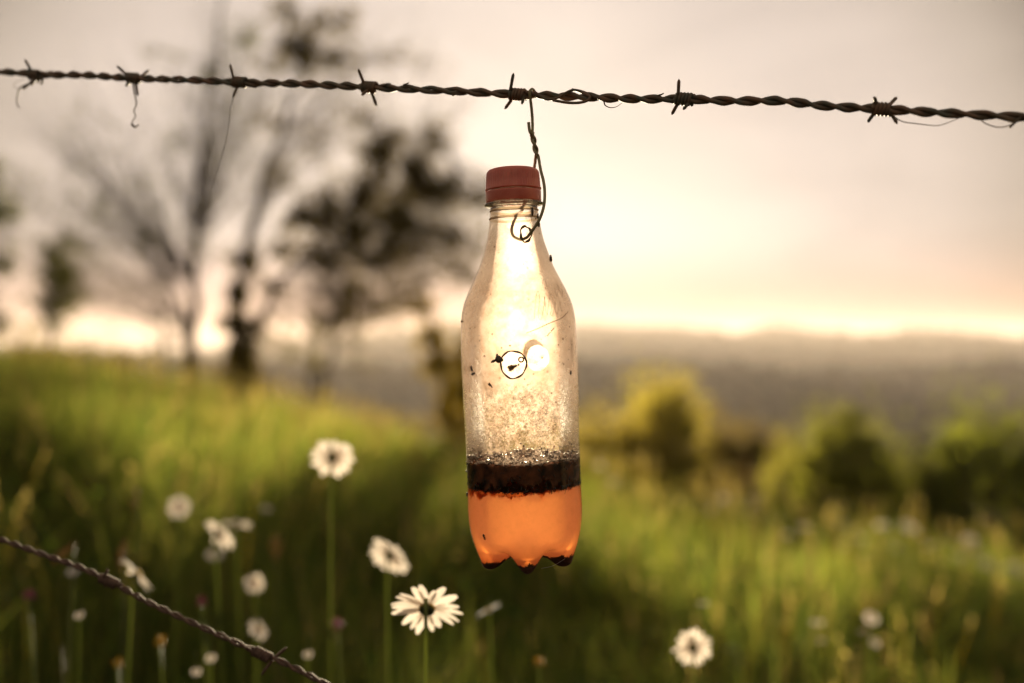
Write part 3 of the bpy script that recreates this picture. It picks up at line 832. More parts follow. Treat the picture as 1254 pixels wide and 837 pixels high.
_m = mk(_N, 'ShaderNodeMixShader'); _L.new(_r.outputs[0], _m.inputs[0]); _L.new(_t.outputs[0], _m.inputs[1]); _L.new(_tr.outputs[0], _m.inputs[2])
_m2 = mk(_N, 'ShaderNodeMixShader'); _L.new(_f.outputs[0], _m2.inputs[0]); _L.new(_m.outputs[0], _m2.inputs[1]); _L.new(_g.outputs[0], _m2.inputs[2]); _L.new(_m2.outputs[0], _o.inputs[0])
mb.build('neck_ring', M['neck'], bottle_root)
M['bead_brown'] = leaf_mat('brown_plastic', (0.30, 0.22, 0.15), trans=.6, tcol=(.45, .34, .24), rough=.3)  # darker brown than the neck, so the beads read as lines
for zz in (201.2, 196.8):
    mb = MB(); ring_lathe(mb, [(body_r(zz - .7) + .02, zz - .7), (body_r(zz) + .45, zz - .2), (body_r(zz) + .45, zz + .2), (body_r(zz + .7) + .02, zz + .7)])
    mb.build('neck_bead', M['bead_brown'], bottle_root)

# faint raised script on the right shoulder (worn, not readable) and the seam line under it
mb = MB()
def relief(pts, r=.00011):
    P = smooth_path([surf(x, z, True, .05) for x, z in pts], len(pts) * 6)
    tube(mb, P, r, 5)
relief([(8.5, 139), (9.8, 150), (11.2, 154), (11.8, 149), (10.6, 141), (12.2, 138.5), (14, 146), (14.6, 151), (14.8, 144), (15.6, 140.5)])
relief([(15.6, 140.5), (17.0, 149), (18.2, 152), (18.8, 147), (17.4, 141.5), (18.6, 140.8), (20.4, 147.5), (20.2, 143.2), (21.4, 141.6), (23.2, 148), (23.6, 143), (24.8, 143.5)])
relief([(20.5, 156), (21.4, 151), (22.6, 155), (22.0, 158.5), (23.6, 154), (24.6, 150.5), (25.2, 155)])
relief([(13.5, 157), (14.8, 161), (16, 158), (15.0, 154.5)])
relief([(4, 131.5), (10, 133.6), (17, 136.5), (23.5, 139), (27.5, 142.5)], .00022)
relief([(15, 129.5), (17.5, 132.2), (19, 133.5)], .0003)
mb.build('raised_script', M['wall'], bottle_root)

# cap
M['cap'] = solid_mat('faded_red_plastic', (0.58, 0.12, 0.07), (0.66, 0.17, 0.105), scale=160, rough=.42, bump=.1, dist=.0003, spec=.5)
_p = [n for n in M['cap'].node_tree.nodes if n.type == 'BSDF_PRINCIPLED'][0]
_p.inputs['Subsurface Weight'].default_value = .5; _p.inputs['Subsurface Scale'].default_value = .006; _p.inputs['Subsurface Radius'].default_value = (1, .25, .12)
_p.inputs['Sheen Weight'].default_value = .1
def cap_lathe(prof, knurl=0.0, seg=240):
    th = np.linspace(0, 2 * np.pi, seg, endpoint=False)
    rows = []
    for r, z, kk in prof:
        rr = r + kk * knurl * np.cos(th * 60)
        rows.append(np.stack([rr * np.cos(th), rr * np.sin(th), np.full(seg, z)], 1))
    V = np.concatenate(rows) * mm; n = len(prof)
    i = np.arange(n - 1)[:, None] * seg; j = np.arange(seg)[None, :]; k = (j + 1) % seg
    mb = MB(); mb.add(V, np.stack([i + j, i + k, i + seg + k, i + seg + j], -1).reshape(-1, 4))
    return mb
cap = cap_lathe([(13.3, 212.9, 0), (15.6, 212.9, 0), (16.05, 213.2, 0), (15.85, 213.9, 0), (15.4, 214.2, 1), (15.15, 219, 1), (14.95, 222, 1), (14.6, 223.4, 0), (13.8, 224.3, 0), (12.4, 224.8, 0), (6, 225.1, 0), (0.05, 225.15, 0)], .13).build('cap', M['cap'], bottle_root)
tr_ = cap_lathe([(13.3, 206.2, 0), (15.5, 206.1, 0), (15.7, 206.5, 0), (15.65, 211.2, 0), (15.75, 211.9, 0), (15.4, 212.2, 0), (13.4, 212.2, 0)]).build('tamper_band', M['cap'], bottle_root)

# liquid
def liquid_mat():
    m, N, L = new_mat('murky_orange_liquid')
    out = mk(N, 'ShaderNodeOutputMaterial')
    tc = mk(N, 'ShaderNodeTexCoord'); sx = mk(N, 'ShaderNodeSeparateXYZ'); L.new(tc.outputs['Object'], sx.inputs[0])
    n = mk(N, 'ShaderNodeTexNoise'); n.inputs['Scale'].default_value = 60; n.inputs['Detail'].default_value = 3; L.new(tc.outputs['Object'], n.inputs['Vector'])
    ad = mk(N, 'ShaderNodeMath', operation='MULTIPLY_ADD'); L.new(n.outputs[0], ad.inputs[0]); ad.inputs[1].default_value = .010; L.new(sx.outputs[2], ad.inputs[2])
    mr = mk(N, 'ShaderNodeMapRange'); mr.inputs[1].default_value = .004; mr.inputs[2].default_value = .024; L.new(ad.outputs[0], mr.inputs[0])
    # silt settles: browner towards the feet
    c = mk(N, 'ShaderNodeMix', data_type='RGBA'); c.inputs[6].default_value = (0.52, 0.16, 0.06, 1); c.inputs[7].default_value = (0.83, 0.475, 0.305, 1); L.new(mr.outputs[0], c.inputs[0])
    t = mk(N, 'ShaderNodeBsdfTranslucent'); L.new(c.outputs[2], t.inputs[0])
    tr = mk(N, 'ShaderNodeBsdfTransparent'); tr.inputs[0].default_value = (0.93, 0.62, 0.22, 1)
    rf = mk(N, 'ShaderNodeBsdfRefraction'); rf.inputs['IOR'].default_value = 1.33; rf.inputs['Roughness'].default_value = .7; L.new(c.outputs[2], rf.inputs[0])
    lw = mk(N, 'ShaderNodeLayerWeight'); lw.inputs[0].default_value = .4
    e = mk(N, 'ShaderNodeMapRange'); e.inputs[1].default_value = .45; e.inputs[2].default_value = 1.0; e.inputs[3].default_value = .05; e.inputs[4].default_value = .45; L.new(lw.outputs['Facing'], e.inputs[0])
    m0 = mk(N, 'ShaderNodeMixShader'); m0.inputs[0].default_value = .025; L.new(t.outputs[0], m0.inputs[1]); L.new(rf.outputs[0], m0.inputs[2])
    m1 = mk(N, 'ShaderNodeMixShader'); L.new(e.outputs[0], m1.inputs[0]); L.new(m0.outputs[0], m1.inputs[1]); L.new(tr.outputs[0], m1.inputs[2])
    L.new(m1.outputs[0], out.inputs[0])
    return m
V, F = shell(60.0, 0.45, 1.5)
mb = MB(); mb.add(V, F)
mb.build('orange_liquid', liquid_mat(), bottle_root)
# settled silt in the five feet
V2, _ = shell(60.0, 0.25, 1.5)
zc = V2[F][:, :, 2].mean(1) / mm; xc = V2[F].mean(1) / mm
rc = np.hypot(xc[:, 0], xc[:, 1])
lim = 5.9 + 0.9 * np.sin(xc[:, 0] * .9) * np.cos(xc[:, 1] * .7) + 0.06 * xc[:, 0] + .3 * np.sin(xc[:, 0] * 4.1 + xc[:, 1] * 3.3)
sel = zc < lim
M['silt'] = solid_mat('dark_silt', (0.045, 0.014, 0.008), (0.10, 0.03, 0.014), scale=700, rough=.8, bump=.5, dist=.0004)
mb = MB(); mb.add(V2, F[sel]); mb.build('silt', M['silt'], bottle_root)

# raft of drowned insects and slime floating on the liquid
M['raft'] = solid_mat('dark_insect_slime', (0.014, 0.006, 0.004), (0.24, 0.08, 0.03), scale=170, rough=.75, bump=.7, dist=.0008, spec=.25)
M['foam'] = leaf_mat('pale_scum', (0.60, 0.50, 0.42), trans=.4, rough=.2, spec=1.0)
def raft():
    mb = MB()
    seg, rows = 260, 22
    th = np.linspace(0, 2 * np.pi, seg, endpoint=False)
    def nz_(a, b, c): return noise.noise(Vector((a, b, c)))
    grid = []
    for i in range(rows):
        row = []
        for t in th:
            x, y = math.cos(t), math.sin(t)
            top = 60.6 + 0.9 * nz_(x * 5, y * 5, 3) + 0.8 * nz_(x * 16, y * 16, 1)
            bot = 48.4 + 7.0 * nz_(x * 2.2, y * 2.2, 8) + 5.5 * nz_(x * 9, y * 9, 5) + 3.4 * nz_(x * 27, y * 27, 2) + 2.2 * nz_(x * 60, y * 60, 4) + 1.4 * x
            z = top + (bot - top) * i / (rows - 1)
            r = body_r(z) - 0.30 - (0.0 if 0 < i < rows - 2 else .5) + 0.12 * nz_(x * 20, y * 20, z * .6)
            row.append((r * x, r * y, z))
        grid.append(row)
    V = np.array(grid).reshape(-1, 3) * mm
    i = np.arange(rows - 1)[:, None] * seg; j = np.arange(seg)[None, :]; k = (j + 1) % seg
    F = np.stack([i + j, i + seg + j, i + seg + k, i + k], -1).reshape(-1, 4)
    mb.add(V, F)
    # lumpy top and ragged underside
    for face, zb, sgn in (('top', 60.2, 1), ('under', 46.0, -1)):
        R_ = np.linspace(0, 1, 16)
        G = []
        for rr in R_:
            for t in th:
                x, y = rr * math.cos(t), rr * math.sin(t)
                z = zb + sgn * (1.2 * nz_(x * 6, y * 6, 1 + zb) + 1.0 * nz_(x * 18, y * 18, 2 + zb))
                G.append((x * 31.6, y * 31.6, z))
        G = np.array(G) * mm
        i = np.arange(15)[:, None] * seg
        F2 = np.stack([i + j, i + k, i + seg + k, i + seg + j], -1).reshape(-1, 4)
        mb.add(G, F2)
    o = mb.build('insect_sludge', M['raft'], bottle_root)
    # stained, thinner slime hanging under the raft: lets brown light through
    mb = MB(); grid = []
    for i in range(10):
        row = []
        for t in th:
            x, y = math.cos(t), math.sin(t)
            bot = 44.0 + 3.0 * nz_(x * 4, y * 4, 11) + 2.6 * nz_(x * 12, y * 12, 15) + 1.8 * nz_(x * 40, y * 40, 12) + 2.4 * x
            z = 52 + (bot - 52) * i / 9.
            r = body_r(z) - .42 - i * .05
            row.append((r * x, r * y, z))
        grid.append(row)
    V = np.array(grid).reshape(-1, 3) * mm
    i = np.arange(9)[:, None] * seg; j = np.arange(seg)[None, :]; k = (j + 1) % seg
    mb.add(V, np.stack([i + j, i + seg + j, i + seg + k, i + k], -1).reshape(-1, 4))
    m_, N_, L_ = new_mat('thin_brown_slime')
    o_ = mk(N_, 'ShaderNodeOutputMaterial'); tl_ = mk(N_, 'ShaderNodeBsdfTranslucent'); tl_.inputs[0].default_value = (.30, .07, .02, 1)
    tr_ = mk(N_, 'ShaderNodeBsdfTransparent'); tr_.inputs[0].default_value = (.75, .45, .25, 1)
    nn = mk(N_, 'ShaderNodeTexNoise'); nn.inputs['Scale'].default_value = 260; nn.inputs['Detail'].default_value = 5
    tc_ = mk(N_, 'ShaderNodeTexCoord'); L_.new(tc_.outputs['Object'], nn.inputs['Vector'])
    rr_ = mk(N_, 'ShaderNodeMapRange'); rr_.inputs[1].default_value = .42; rr_.inputs[2].default_value = .6; L_.new(nn.outputs[0], rr_.inputs[0])
    mx_ = mk(N_, 'ShaderNodeMixShader'); L_.new(rr_.outputs[0], mx_.inputs[0]); L_.new(tr_.outputs[0], mx_.inputs[1]); L_.new(tl_.outputs[0], mx_.inputs[2]); L_.new(mx_.outputs[0], o_.inputs[0])
    mb.build('slime_fringe', m_, bottle_root)
    # single bodies, legs and bristles in the raft: nobody could count them
    mb = MB()
    for q in range(620):
        a = rng.uniform(0, 2 * np.pi); rr = 31.7 * math.sqrt(rng.uniform(.05, 1))
        if q < 330:      # on top
            z = 61.0 + rng.uniform(-.3, 1.2) + (rr > 28) * rng.uniform(0, 1.4)
        else:            # pressed against the wall and hanging below
            rr = 31.75 - rng.uniform(0, .5); z = rng.choice([rng.uniform(49, 60), rng.uniform(45.5, 49)])
        rr = min(rr, 31.6)
        c = np.array((rr * math.cos(a), rr * math.sin(a), z)) * mm
        l = rng.uniform(.0007, .0019); w = l * rng.uniform(.25, .45)
        q_ = Quaternion(Vector(rng.normal(0, 1, 3)).normalized(), rng.uniform(0, 3)).to_matrix()
        ellipsoid(mb, c, (min(w, .0006) if q >= 330 else w, w, l), 6, 5, rot=q_)
    for q in range(420):
        a = rng.uniform(0, 2 * np.pi); rr = 31.75
        z = rng.uniform(45.5, 50)
        p0 = np.array((rr * math.cos(a), rr * math.sin(a), z)) * mm
        a2 = a + rng.normal(0, .04); p1 = np.array((rr * math.cos(a2), rr * math.sin(a2), z - rng.uniform(.6, 2.6))) * mm
        tube(mb, smooth_path([p0, (p0 + p1) / 2 + rng.normal(0, .0003, 3) * np.array([.3, .3, 1]), p1], 4), .00009, 3, cap=False)
    tag(mb.build('drowned_insects', M['chitin'], bottle_root), kind='stuff')
    # pale wet scum line round the top of the raft
    mb = MB()
    for q in range(520):
        a = rng.uniform(0, 2 * np.pi)
        if q < 330:
            rr = 31.9 - abs(rng.normal(0, .9)); z = 61.2 + rng.normal(0, .45) + .8 * math.sin(a * 5)
        else:
            rr = 31 * math.sqrt(rng.uniform(0, 1)); z = 61.3 + rng.uniform(-.2, .6)
        s = rng.uniform(.0003, .0010)
        da = rng.normal(0, .3)
        q_ = Matrix.Rotation(a + da, 3, 'Z')
        ellipsoid(mb, np.array((min(rr, 31.4) * math.cos(a), min(rr, 31.4) * math.sin(a), z)) * mm, (s * .5, s * 2.2, s * .45), 8, 5, rot=q_)
    tag(mb.build('scum', M['foam'], bottle_root), kind='stuff')
raft()

# clots on the wall above the raft
mb = MB()
for x, z, s in ((-1.2, 71, 1.3), (-1.4, 68.5, 1.0), (10.5, 69, 1.2), (12.4, 67, 1.3), (14.5, 65.3, 1.2), (17, 64.8, 1.3), (19.5, 64, 1.0), (26.5, 65.5, 1.5), (25.5, 64, 1.2), (-13, 65.4, 1.5), (-10.5, 65, 1.1), (-27.5, 68.4, .9), (3, 66, .9), (6.5, 64.6, 1.2), (-17, 64.4, 1.1), (-6, 64.2, 1.2), (22.5, 63.6, 1.2)):
    for q in range(7):
        xx = x + rng.normal(0, s * .6); zz = z + rng.normal(0, s * .6)
        ellipsoid(mb, surf(max(-31, min(31, xx)), zz, rng.uniform() < .7, -.45), (s * .30 * mm, s * .22 * mm, s * .42 * mm), 6, 5, rot=Quaternion((0, 1, 0), rng.uniform(0, 3)).to_matrix())
tag(mb.build('clots', M['chitin'], bottle_root), kind='stuff')
# water drops clinging inside the lower wall
mb = MB()
M['drop'] = leaf_mat('lit_water_drop', (0.9, 0.82, 0.66), trans=.75, tcol=(1.0, .93, .76), rough=.1, spec=1.0)  # cream rather than clear: the sparkle of light is put into the colour
for q in range(900):
    a = rng.uniform(0, 2 * np.pi); z = 64 + 38 * rng.beta(2.2, 1.5)
    r = body_r(z) - .12; s = rng.uniform(.00010, .00028) * (1.5 if rng.uniform() < .07 else 1)
    ellipsoid(mb, np.array((r * math.cos(a), r * math.sin(a), z)) * mm, (s, s, s * 1.2), 6, 4)
tag(mb.build('water_drops', M['drop'], bottle_root), kind='stuff')

# ------------------------------------------------------------------ barbed wire
def wire_point_fn(pts, depth_fn, n=500):
    S = smooth_path([(px, py, 0) for px, py in pts], n)
    return np.array([tuple(at(x, y, depth_fn(x))) for x, y, _ in S]), S

def strand_pair(root, P, mat, r, off, pitch, phase=0.0):
    seg = np.linalg.norm(np.diff(P, axis=0), axis=1); s = np.concatenate([[0], np.cumsum(seg)])
    n = int(s[-1] / 0.0016)
    u = np.linspace(0, s[-1], n)
    Q = np.stack([np.interp(u, s, P[:, k]) for k in range(3)], 1)
    T, Nn, B = frames(Q)
    a = 2 * np.pi * u / pitch + phase + 1.0 * np.sin(u * 17) + .5 * np.sin(u * 41 + 1)
    for k in (0, math.pi):
        C = Q + off * (np.cos(a + k)[:, None] * Nn + np.sin(a + k)[:, None] * B)
        C += 0.00012 * np.stack([np.sin(u * 900), np.cos(u * 700), np.sin(u * 800 + 1)], 1)
        mb = MB(); tube(mb, C - np.array(root.location), r * (1 + .05 * np.sin(u * 500)), 8)
        mb.build('strand', mat, root)

def barb(root, c, axis, mat, half, rad, turns, spikes, d, wr, seed=0):
    """a coil round the strands with sharp cut points; spikes are pixel offsets in the photo"""
    off = np.array(root.location)
    ax = np.array(axis) / np.linalg.norm(axis)
    n = turns * 18
    up = np.array([0, 0, 1.0]); s1 = np.cross(ax, up); s1 /= np.linalg.norm(s1); s2 = np.cross(s1, ax)
    t = np.linspace(0, 1, n); a = t * turns * 2 * np.pi + seed
    C = c + ax * ((t - .5) * 2 * half)[:, None] + rad * (np.cos(a)[:, None] * s1 + np.sin(a)[:, None] * s2)
    mb = MB(); tube(mb, C - off, wr, 7)
    o = mb.build('barb', mat, root)
    for k, (x0, y0, x1, y1) in enumerate(spikes):
        sc = d / FPX
        dp = 0.0025 * (1 if k % 2 else -1)
        p0 = c + np.array((x0 * sc, dp * .6, -y0 * sc)); p1 = c + np.array((x1 * sc, dp * 1.6, -y1 * sc))
        L_ = np.linalg.norm(p1 - p0)
        P = smooth_path([p0, p0 + (p1 - p0) * .5 + np.array([0, 0, .02 * L_]), p1], 8)
        mb = MB(); tube(mb, P - off, wr * np.array([1, 1, 1, 1, 1, 1, .95, .35]), 7)
        mb.build('barb_point', mat, o)
    return o

K1 = 0.00046
def d_top(px): return 1.0 / (1 / 0.566 + K1 * (px - 642))
top_pts = [(-700, 60), (-300, 76), (0, 88), (42, 92), (100, 92), (163, 96), (230, 98), (293, 101), (370, 103), (452, 107), (560, 112), (634, 116), (720, 119), (780, 121.5), (838, 121.7), (900, 124),
           (958, 124), (1010, 130), (1080, 134), (1160, 139), (1254, 144), (1500, 158), (1900, 185)]
wr_top = empty('barbed_wire', tuple(at(634, 116, d_top(634))))
tag(wr_top, 'taut dark twisted barbed wire across the top, the bottle hanging from it', 'barbed wire')
P, S = wire_point_fn(top_pts, d_top, 900)
strand_pair(wr_top, P, M['rust'], 0.00134, 0.00128, 0.0262)
barbs_top = [
    (42, 92, [(-2, -3, -8, -17), (2, 3, -18, 16), (6, 3, 8, 12), (10, -2, 20, -6), (0, 3, 1, 15)]),
    (163, 96, [(-6, -2, -17, -13), (8, -2, 17, -12), (-2, 4, -6, 12), (2, 3, 3, 20)]),
    (293, 101, [(-6, -3, -9, -20), (-2, 3, -10, 17), (6, 4, 24, 8)]),
    (452, 107, [(-6, -4, -12, -20), (2, 4, 8, 21), (0, 3, -8, 12), (10, -2, 26, -6)]),
    (634, 116, [(-9, -4, -5, -24), (-6, 4, -16, 16), (9, -2, 5, 14), (12, 2, 13, -4)]),
    (838, 121.7, [(-8, -4, -8, -22), (-7, 4, -14, 17), (8, 2, -3, 15), (12, -1, 14, -8)]),
    (1080, 134, [(-8, -5, -13, -13), (10, -5, 22, -17), (9, 5, 15, 20), (-9, 5, -14, 14)]),
]
for i, (px, py, sp) in enumerate(barbs_top):
    d = d_top(px); c = np.array(at(px, py, d)); ax = np.array(at(px + 10, py + .6, d_top(px + 10))) - np.array(at(px - 10, py - .6, d_top(px - 10)))
    barb(wr_top, c, ax, M['rust'], 0.0045, 0.0028, 5, sp, d, 0.00095, seed=i)

def d_low(px): return 1.0 / (1 / 0.66 + 0.00028 * px)
low_pts = [(-500, 560), (-250, 600), (-80, 640), (0, 661), (60, 682), (100, 696), (135, 712), (180, 737), (240, 765), (300, 792), (335, 806), (395, 836), (470, 876), (600, 950), (800, 1080)]
wr_low = empty('barbed_wire', tuple(at(135, 712, d_low(135))))
tag(wr_low, 'rusty brown slack barbed wire slanting down across the lower left corner', 'barbed wire')
P, S = wire_point_fn(low_pts, d_low, 700)
strand_pair(wr_low, P, M['rust2'], 0.00105, 0.00105, 0.020)
for i, (px, py, sp) in enumerate([(133, 712, [(-4, -4, 2, -17), (-3, 3, -8, 9), (3, 2, 22, 3)]), (321, 802, [(15, 4, 32, -11), (12, 8, -3, 28), (-12, -4, -17, -12)])]):
    d = d_low(px); c = np.array(at(px, py, d)); ax = np.array(at(px + 20, py + 9.5, d_low(px + 20))) - np.array(at(px - 20, py - 9.5, d_low(px - 20)))
    barb(wr_low, c, ax, M['rust2'], 0.0060, 0.0026, 6, sp, d, 0.0010, seed=i + 3)

# ------------------------------------------------------------------ things caught on the wires
def line_thing(name, label, cat, paths, mat, d0, group=None):
    """paths: list of ([(px, py, depth offset)], r0, r1)"""
    p0 = paths[0][0][0]
    root_loc = at(p0[0], p0[1], d0(p0[0]) + p0[2])
    mb = MB()
    for pts, r0, r1 in paths:
        Q = smooth_path([tuple(at(a, b, d0(a) + c)) for a, b, c in pts], len(pts) * 7)
        tube(mb, Q - np.array(root_loc), np.linspace(r0, r1, len(Q)), 6)
    o = mb.build(name, mat, None, root_loc)
    tag(o, label, cat, group)
    return o
T_ = 'dried tendrils caught on the upper wire'
line_thing('dried_tendril', 'crooked dark tendril hanging from the leftmost barb of the upper wire', 'tendril',
    [([(44, 96, -.003), (40, 102, -.004), (30, 105, -.004), (24, 109, -.004), (21, 118, -.004), (21, 127, -.003), (24, 133, -.002)], .0007, .0003),
     ([(50, 94, -.003), (52, 100, -.004), (50, 104, -.004)], .0010, .0006),
     ([(24, 109, -.004), (17, 107, -.003), (19, 101, -.003), (30, 97, -.003)], .00016, .00010)], M['dry'], d_top, T_)
line_thing('dried_tendril', 'curling tendril hanging straight down from the second barb from the left', 'tendril',
    [([(163, 100, -.003), (164, 110, -.004), (166, 120, -.004), (167, 128, -.004), (164, 136, -.004), (166, 142, -.003), (162, 149, -.003)], .0006, .0003),
     ([(161, 152, -.003), (165, 156, -.003), (170, 153, -.003)], .0007, .0004), ([(162, 149, -.003), (162, 152, -.003), (165, 155, -.003)], .0003, .0003)], M['dry'], d_top, T_)
line_thing('dried_fibre', 'long hair-thin fibre drooping from the third barb from the left', 'fibre',
    [([(290, 108, -.003), (286, 120, -.004), (282, 135, -.004), (281, 148, -.004), (278, 168, -.002), (272, 190, 0), (265, 212, .002), (259, 232, .004), (255, 256, .006)], .00022, .00014),
     ([(299, 102, -.003), (315, 106, -.003), (335, 103, -.002)], .00045, .00015)], M['dry'], d_top, T_)
line_thing('dried_tendril', 'thin forked tendril curling below the wire right of the hanger', 'tendril',
    [([(724, 117, -.003), (733, 121, -.004), (739, 124, -.004), (741, 129, -.004), (747, 132, -.003), (755, 131, -.003), (762, 126, -.002)], .0006, .00012)], M['dry'], d_top, T_)
line_thing('dried_fibre', 'thin thread looping under the wire right of the rightmost barb', 'fibre',
    [([(1092, 141, -.002), (1105, 149, -.003), (1125, 152, -.003), (1148, 154, -.003), (1165, 149, -.002), (1174, 145, -.002)], .00032, .00018)], M['dry'], d_top, T_)
line_thing('dried_tendril', 'short knotted tendril under the wire at the right edge', 'tendril',
    [([(1200, 146, -.002), (1208, 152, -.003), (1222, 156, -.003), (1236, 154, -.003), (1246, 147, -.002)], .0003, .0003),
     ([(1250, 144, -.003), (1242, 151, -.004), (1236, 157, -.004)], .0008, .0005), ([(1244, 150, -.004), (1234, 149, -.004)], .0006, .0003)], M['dry'], d_top, T_)
for bx_, by_, bl_ in ((472, 104, 'tiny dry flake stuck on the wire just right of the fourth barb'), (498, 103, 'tiny dry flake stuck on the wire midway between the fourth barb and the bottle'), (558, 116, 'tiny dry crumb hanging under the wire left of the bottle hanger'), (810, 116, 'tiny dry flake lying on the wire left of the barb right of the bottle')):
    line_thing('dry_flake', bl_, 'plant scrap', [([(bx_ - 4, by_ + 1.5, -.002), (bx_, by_, -.002), (bx_ + 3, by_ - 1.5, -.002)], .0006, .0003)], M['dry'], d_top)
line_thing('wire_offcut', 'short bent wire end curving below the barbed wire right of the bottle hanger', 'wire',
    [([(655, 113, -.002), (662, 118, -.0035), (670, 122, -.004), (683, 120, -.0035), (695, 113, -.003), (703, 110.5, -.002), (712, 113, .001), (722, 118, -.003), (720, 123, -.004), (710, 126, -.004), (695, 126, -.004), (677, 123, -.004)], .0008, .0008),
     ([(700, 110, .0025), (712, 112, .003), (728, 118, .001)], .0008, .0007)], M['rust'], d_top)

# hanger: thin wire looped over the barbed wire, twisted, passed round the neck and through the neck hole
def Bp(px, py, dd): return tuple(at(px, py, BD + dd))
hang = []
hang.append([Bp(655, 113, .003), Bp(652, 109.5, 0), Bp(649, 112, -.003), Bp(649, 118, -.003), Bp(650.5, 130, -.002), Bp(651.8, 145, -.001), Bp(652, 158, -.001), Bp(651.5, 163.5, -.0015), Bp(649, 162, -.002), Bp(647.7, 155, -.002), Bp(647.4, 150, -.002)])
tw = []
for k in range(0, 40):
    u = k / 39; y = 162 + 30 * u; x = 651.3 + 6.4 * u
    tw.append((x, y, u))
for ph, tail in ((0, [Bp(654.5, 205, .010), Bp(651, 222, .0175), Bp(647, 240, .0185), Bp(641, 255, .0175), Bp(636, 262, .0160), Bp(632, 264.5, .0145)]),
                 (math.pi, [Bp(662, 208, -.008), Bp(665.5, 222, -.0135), Bp(667, 236, -.0165), Bp(666, 252, -.0185), Bp(661, 268, -.0195), Bp(653, 281, -.0185), Bp(645.5, 291, -.0165)])):
    pts = [Bp(x + 1.9 * math.cos(2.6 * u * math.pi + ph + .6), y, .0010 * math.sin(2.6 * u * math.pi + ph + .6)) for x, y, u in tw[::3]]
    hang.append(pts + tail)
# inside the neck: from the rear hole to the front one
hang.append([Bp(632, 264.5, .0145), Bp(631, 268, .006), Bp(628, 275, -.002), Bp(626.5, 283, -.006), Bp(629, 290, -.008), Bp(636, 293.5, -.012), Bp(641, 293, -.0145), Bp(645.5, 291, -.0165)])
hroot = at(651, 112, BD)
mb = MB()
for k, h in enumerate(hang):
    Q = smooth_path(h, len(h) * 8)
    tube(mb, Q - np.array(hroot), .00088, 7)
ellipsoid(mb, np.array(Bp(651.6, 166, 0)) - np.array(hroot), (.0014, .0013, .0015), 8, 6)
o = mb.build('wire_hanger', M['hanger'], None, hroot)
tag(o, 'thin olive twisted wire looped over the barbed wire, holding the bottle by its neck', 'wire')

# ------------------------------------------------------------------ insects
def insect(label, pos, length, direction, normal, wings=True, legs=True, slim=.3, name='fly'):
    d = Vector(direction).normalized(); n = Vector(normal); n = (n - d * n.dot(d)).normalized(); s = d.cross(n)
    rot = Matrix((s, d, n)).transposed()
    root = empty(name, pos); tag(root, label, 'insect', 'insects on and in the bottle')
    root.rotation_euler = rot.to_euler()
    L_ = length
    mb = MB()
    ellipsoid(mb, (0, -.22 * L_, .14 * L_), (slim * .42 * L_, .28 * L_, slim * .42 * L_), 8, 8)
    ellipsoid(mb, (0, .12 * L_, .15 * L_), (slim * .38 * L_, .15 * L_, slim * .42 * L_), 8, 6)
    ellipsoid(mb, (0, .36 * L_, .14 * L_), (slim * .34 * L_, .10 * L_, slim * .32 * L_), 8, 6)
    for sx_ in (-1, 1):
        tube(mb, [(sx_ * .05 * L_, .42 * L_, .16 * L_), (sx_ * .12 * L_, .52 * L_, .20 * L_), (sx_ * .16 * L_, .60 * L_, .12 * L_)], .010 * L_, 4)
    mb.build('body', M['chitin'], root)
    if legs:
        for k in range(3):
            for sx_ in (-1, 1):
                mb = MB(); y0 = (.20 - .12 * k) * L_
                tube(mb, [(sx_ * .08 * L_, y0, .10 * L_), (sx_ * .26 * L_, y0 + (.08 - .1 * k) * L_, .18 * L_), (sx_ * .40 * L_, y0 + (.14 - .16 * k) * L_, .0)], .013 * L_, 4)
                mb.build('leg', M['chitin'], root)
    if wings:
        for sx_ in (-1, 1):
            mb = MB()
            w = [(sx_ * .04, .12, .30), (sx_ * .20, -.10, .29), (sx_ * .24, -.40, .26), (sx_ * .10, -.56, .25), (sx_ * .02, -.30, .28)]
            V = np.array(w) * L_
            mb.add(np.vstack([V, V + [0, 0, .01 * L_]]), [[0, 1, 2, 3], [5, 8, 7, 6]])
            mb.add(np.vstack([V[[0, 3, 4]]]), [[0, 1, 2]])
            mb.build('wing', M['wing'], root)
    return root
def on_wall(x, z, front=True, inside=False):
    p = surf(x, z, front, -.3 if inside else .05)
    nrm = Vector((p[0], p[1], 0)).normalized() * (-1 if inside else 1)
    Rm = BM.to_3x3()
    return bwor(p), Rm @ nrm
def wall_insect(label, x, z, length, ang, front=True, inside=False, **kw):
    p, n = on_wall(x, z, front, inside)
    t = Vector((0, 0, 1)).cross(n).normalized()
    if t.x < 0: t = -t
    insect(label, p, length, t * math.cos(ang) + Vector((0, 0, 1)) * math.sin(ang), n, **kw)
wall_insect('dark ant-like insect seen through the round scorched hole', -3.4, 112.2, .0082, R(22), front=False, inside=True, slim=.34, name='ant')
wall_insect('small dark fly on the right shoulder edge of the bottle', 19.0, 173.2, .0042, R(105), slim=.5)
wall_insect('tiny winged insect beside the wire at the right of the neck', 12.6, 197.0, .0036, R(60), slim=.35)
wall_insect('tiny slim insect lying flat below the wire near the neck hole', 13.0, 192.0, .0036, R(40), slim=.4)
wall_insect('upper of two tiny dark beetles on the left of the body', -26.2, 113.2, .0034, R(115), wings=False, slim=.42, name='beetle')
wall_insect('lower of two tiny dark beetles on the left of the body', -25.4, 110.4, .0033, R(15), wings=False, slim=.5, name='beetle')
wall_insect('small brown insect low on the left below the scorched hole', -16.0, 104.0, .0034, R(-50), slim=.35)
wall_insect('tiny dark beetle near the right edge of the bottle body', 27.4, 109.0, .0024, R(80), wings=False, slim=.6, name='beetle')
wall_insect('dark speck-like beetle on the lower left front foot of the bottle', -22.6, 21.5, .0034, R(-60), wings=False, slim=.45, name='beetle')
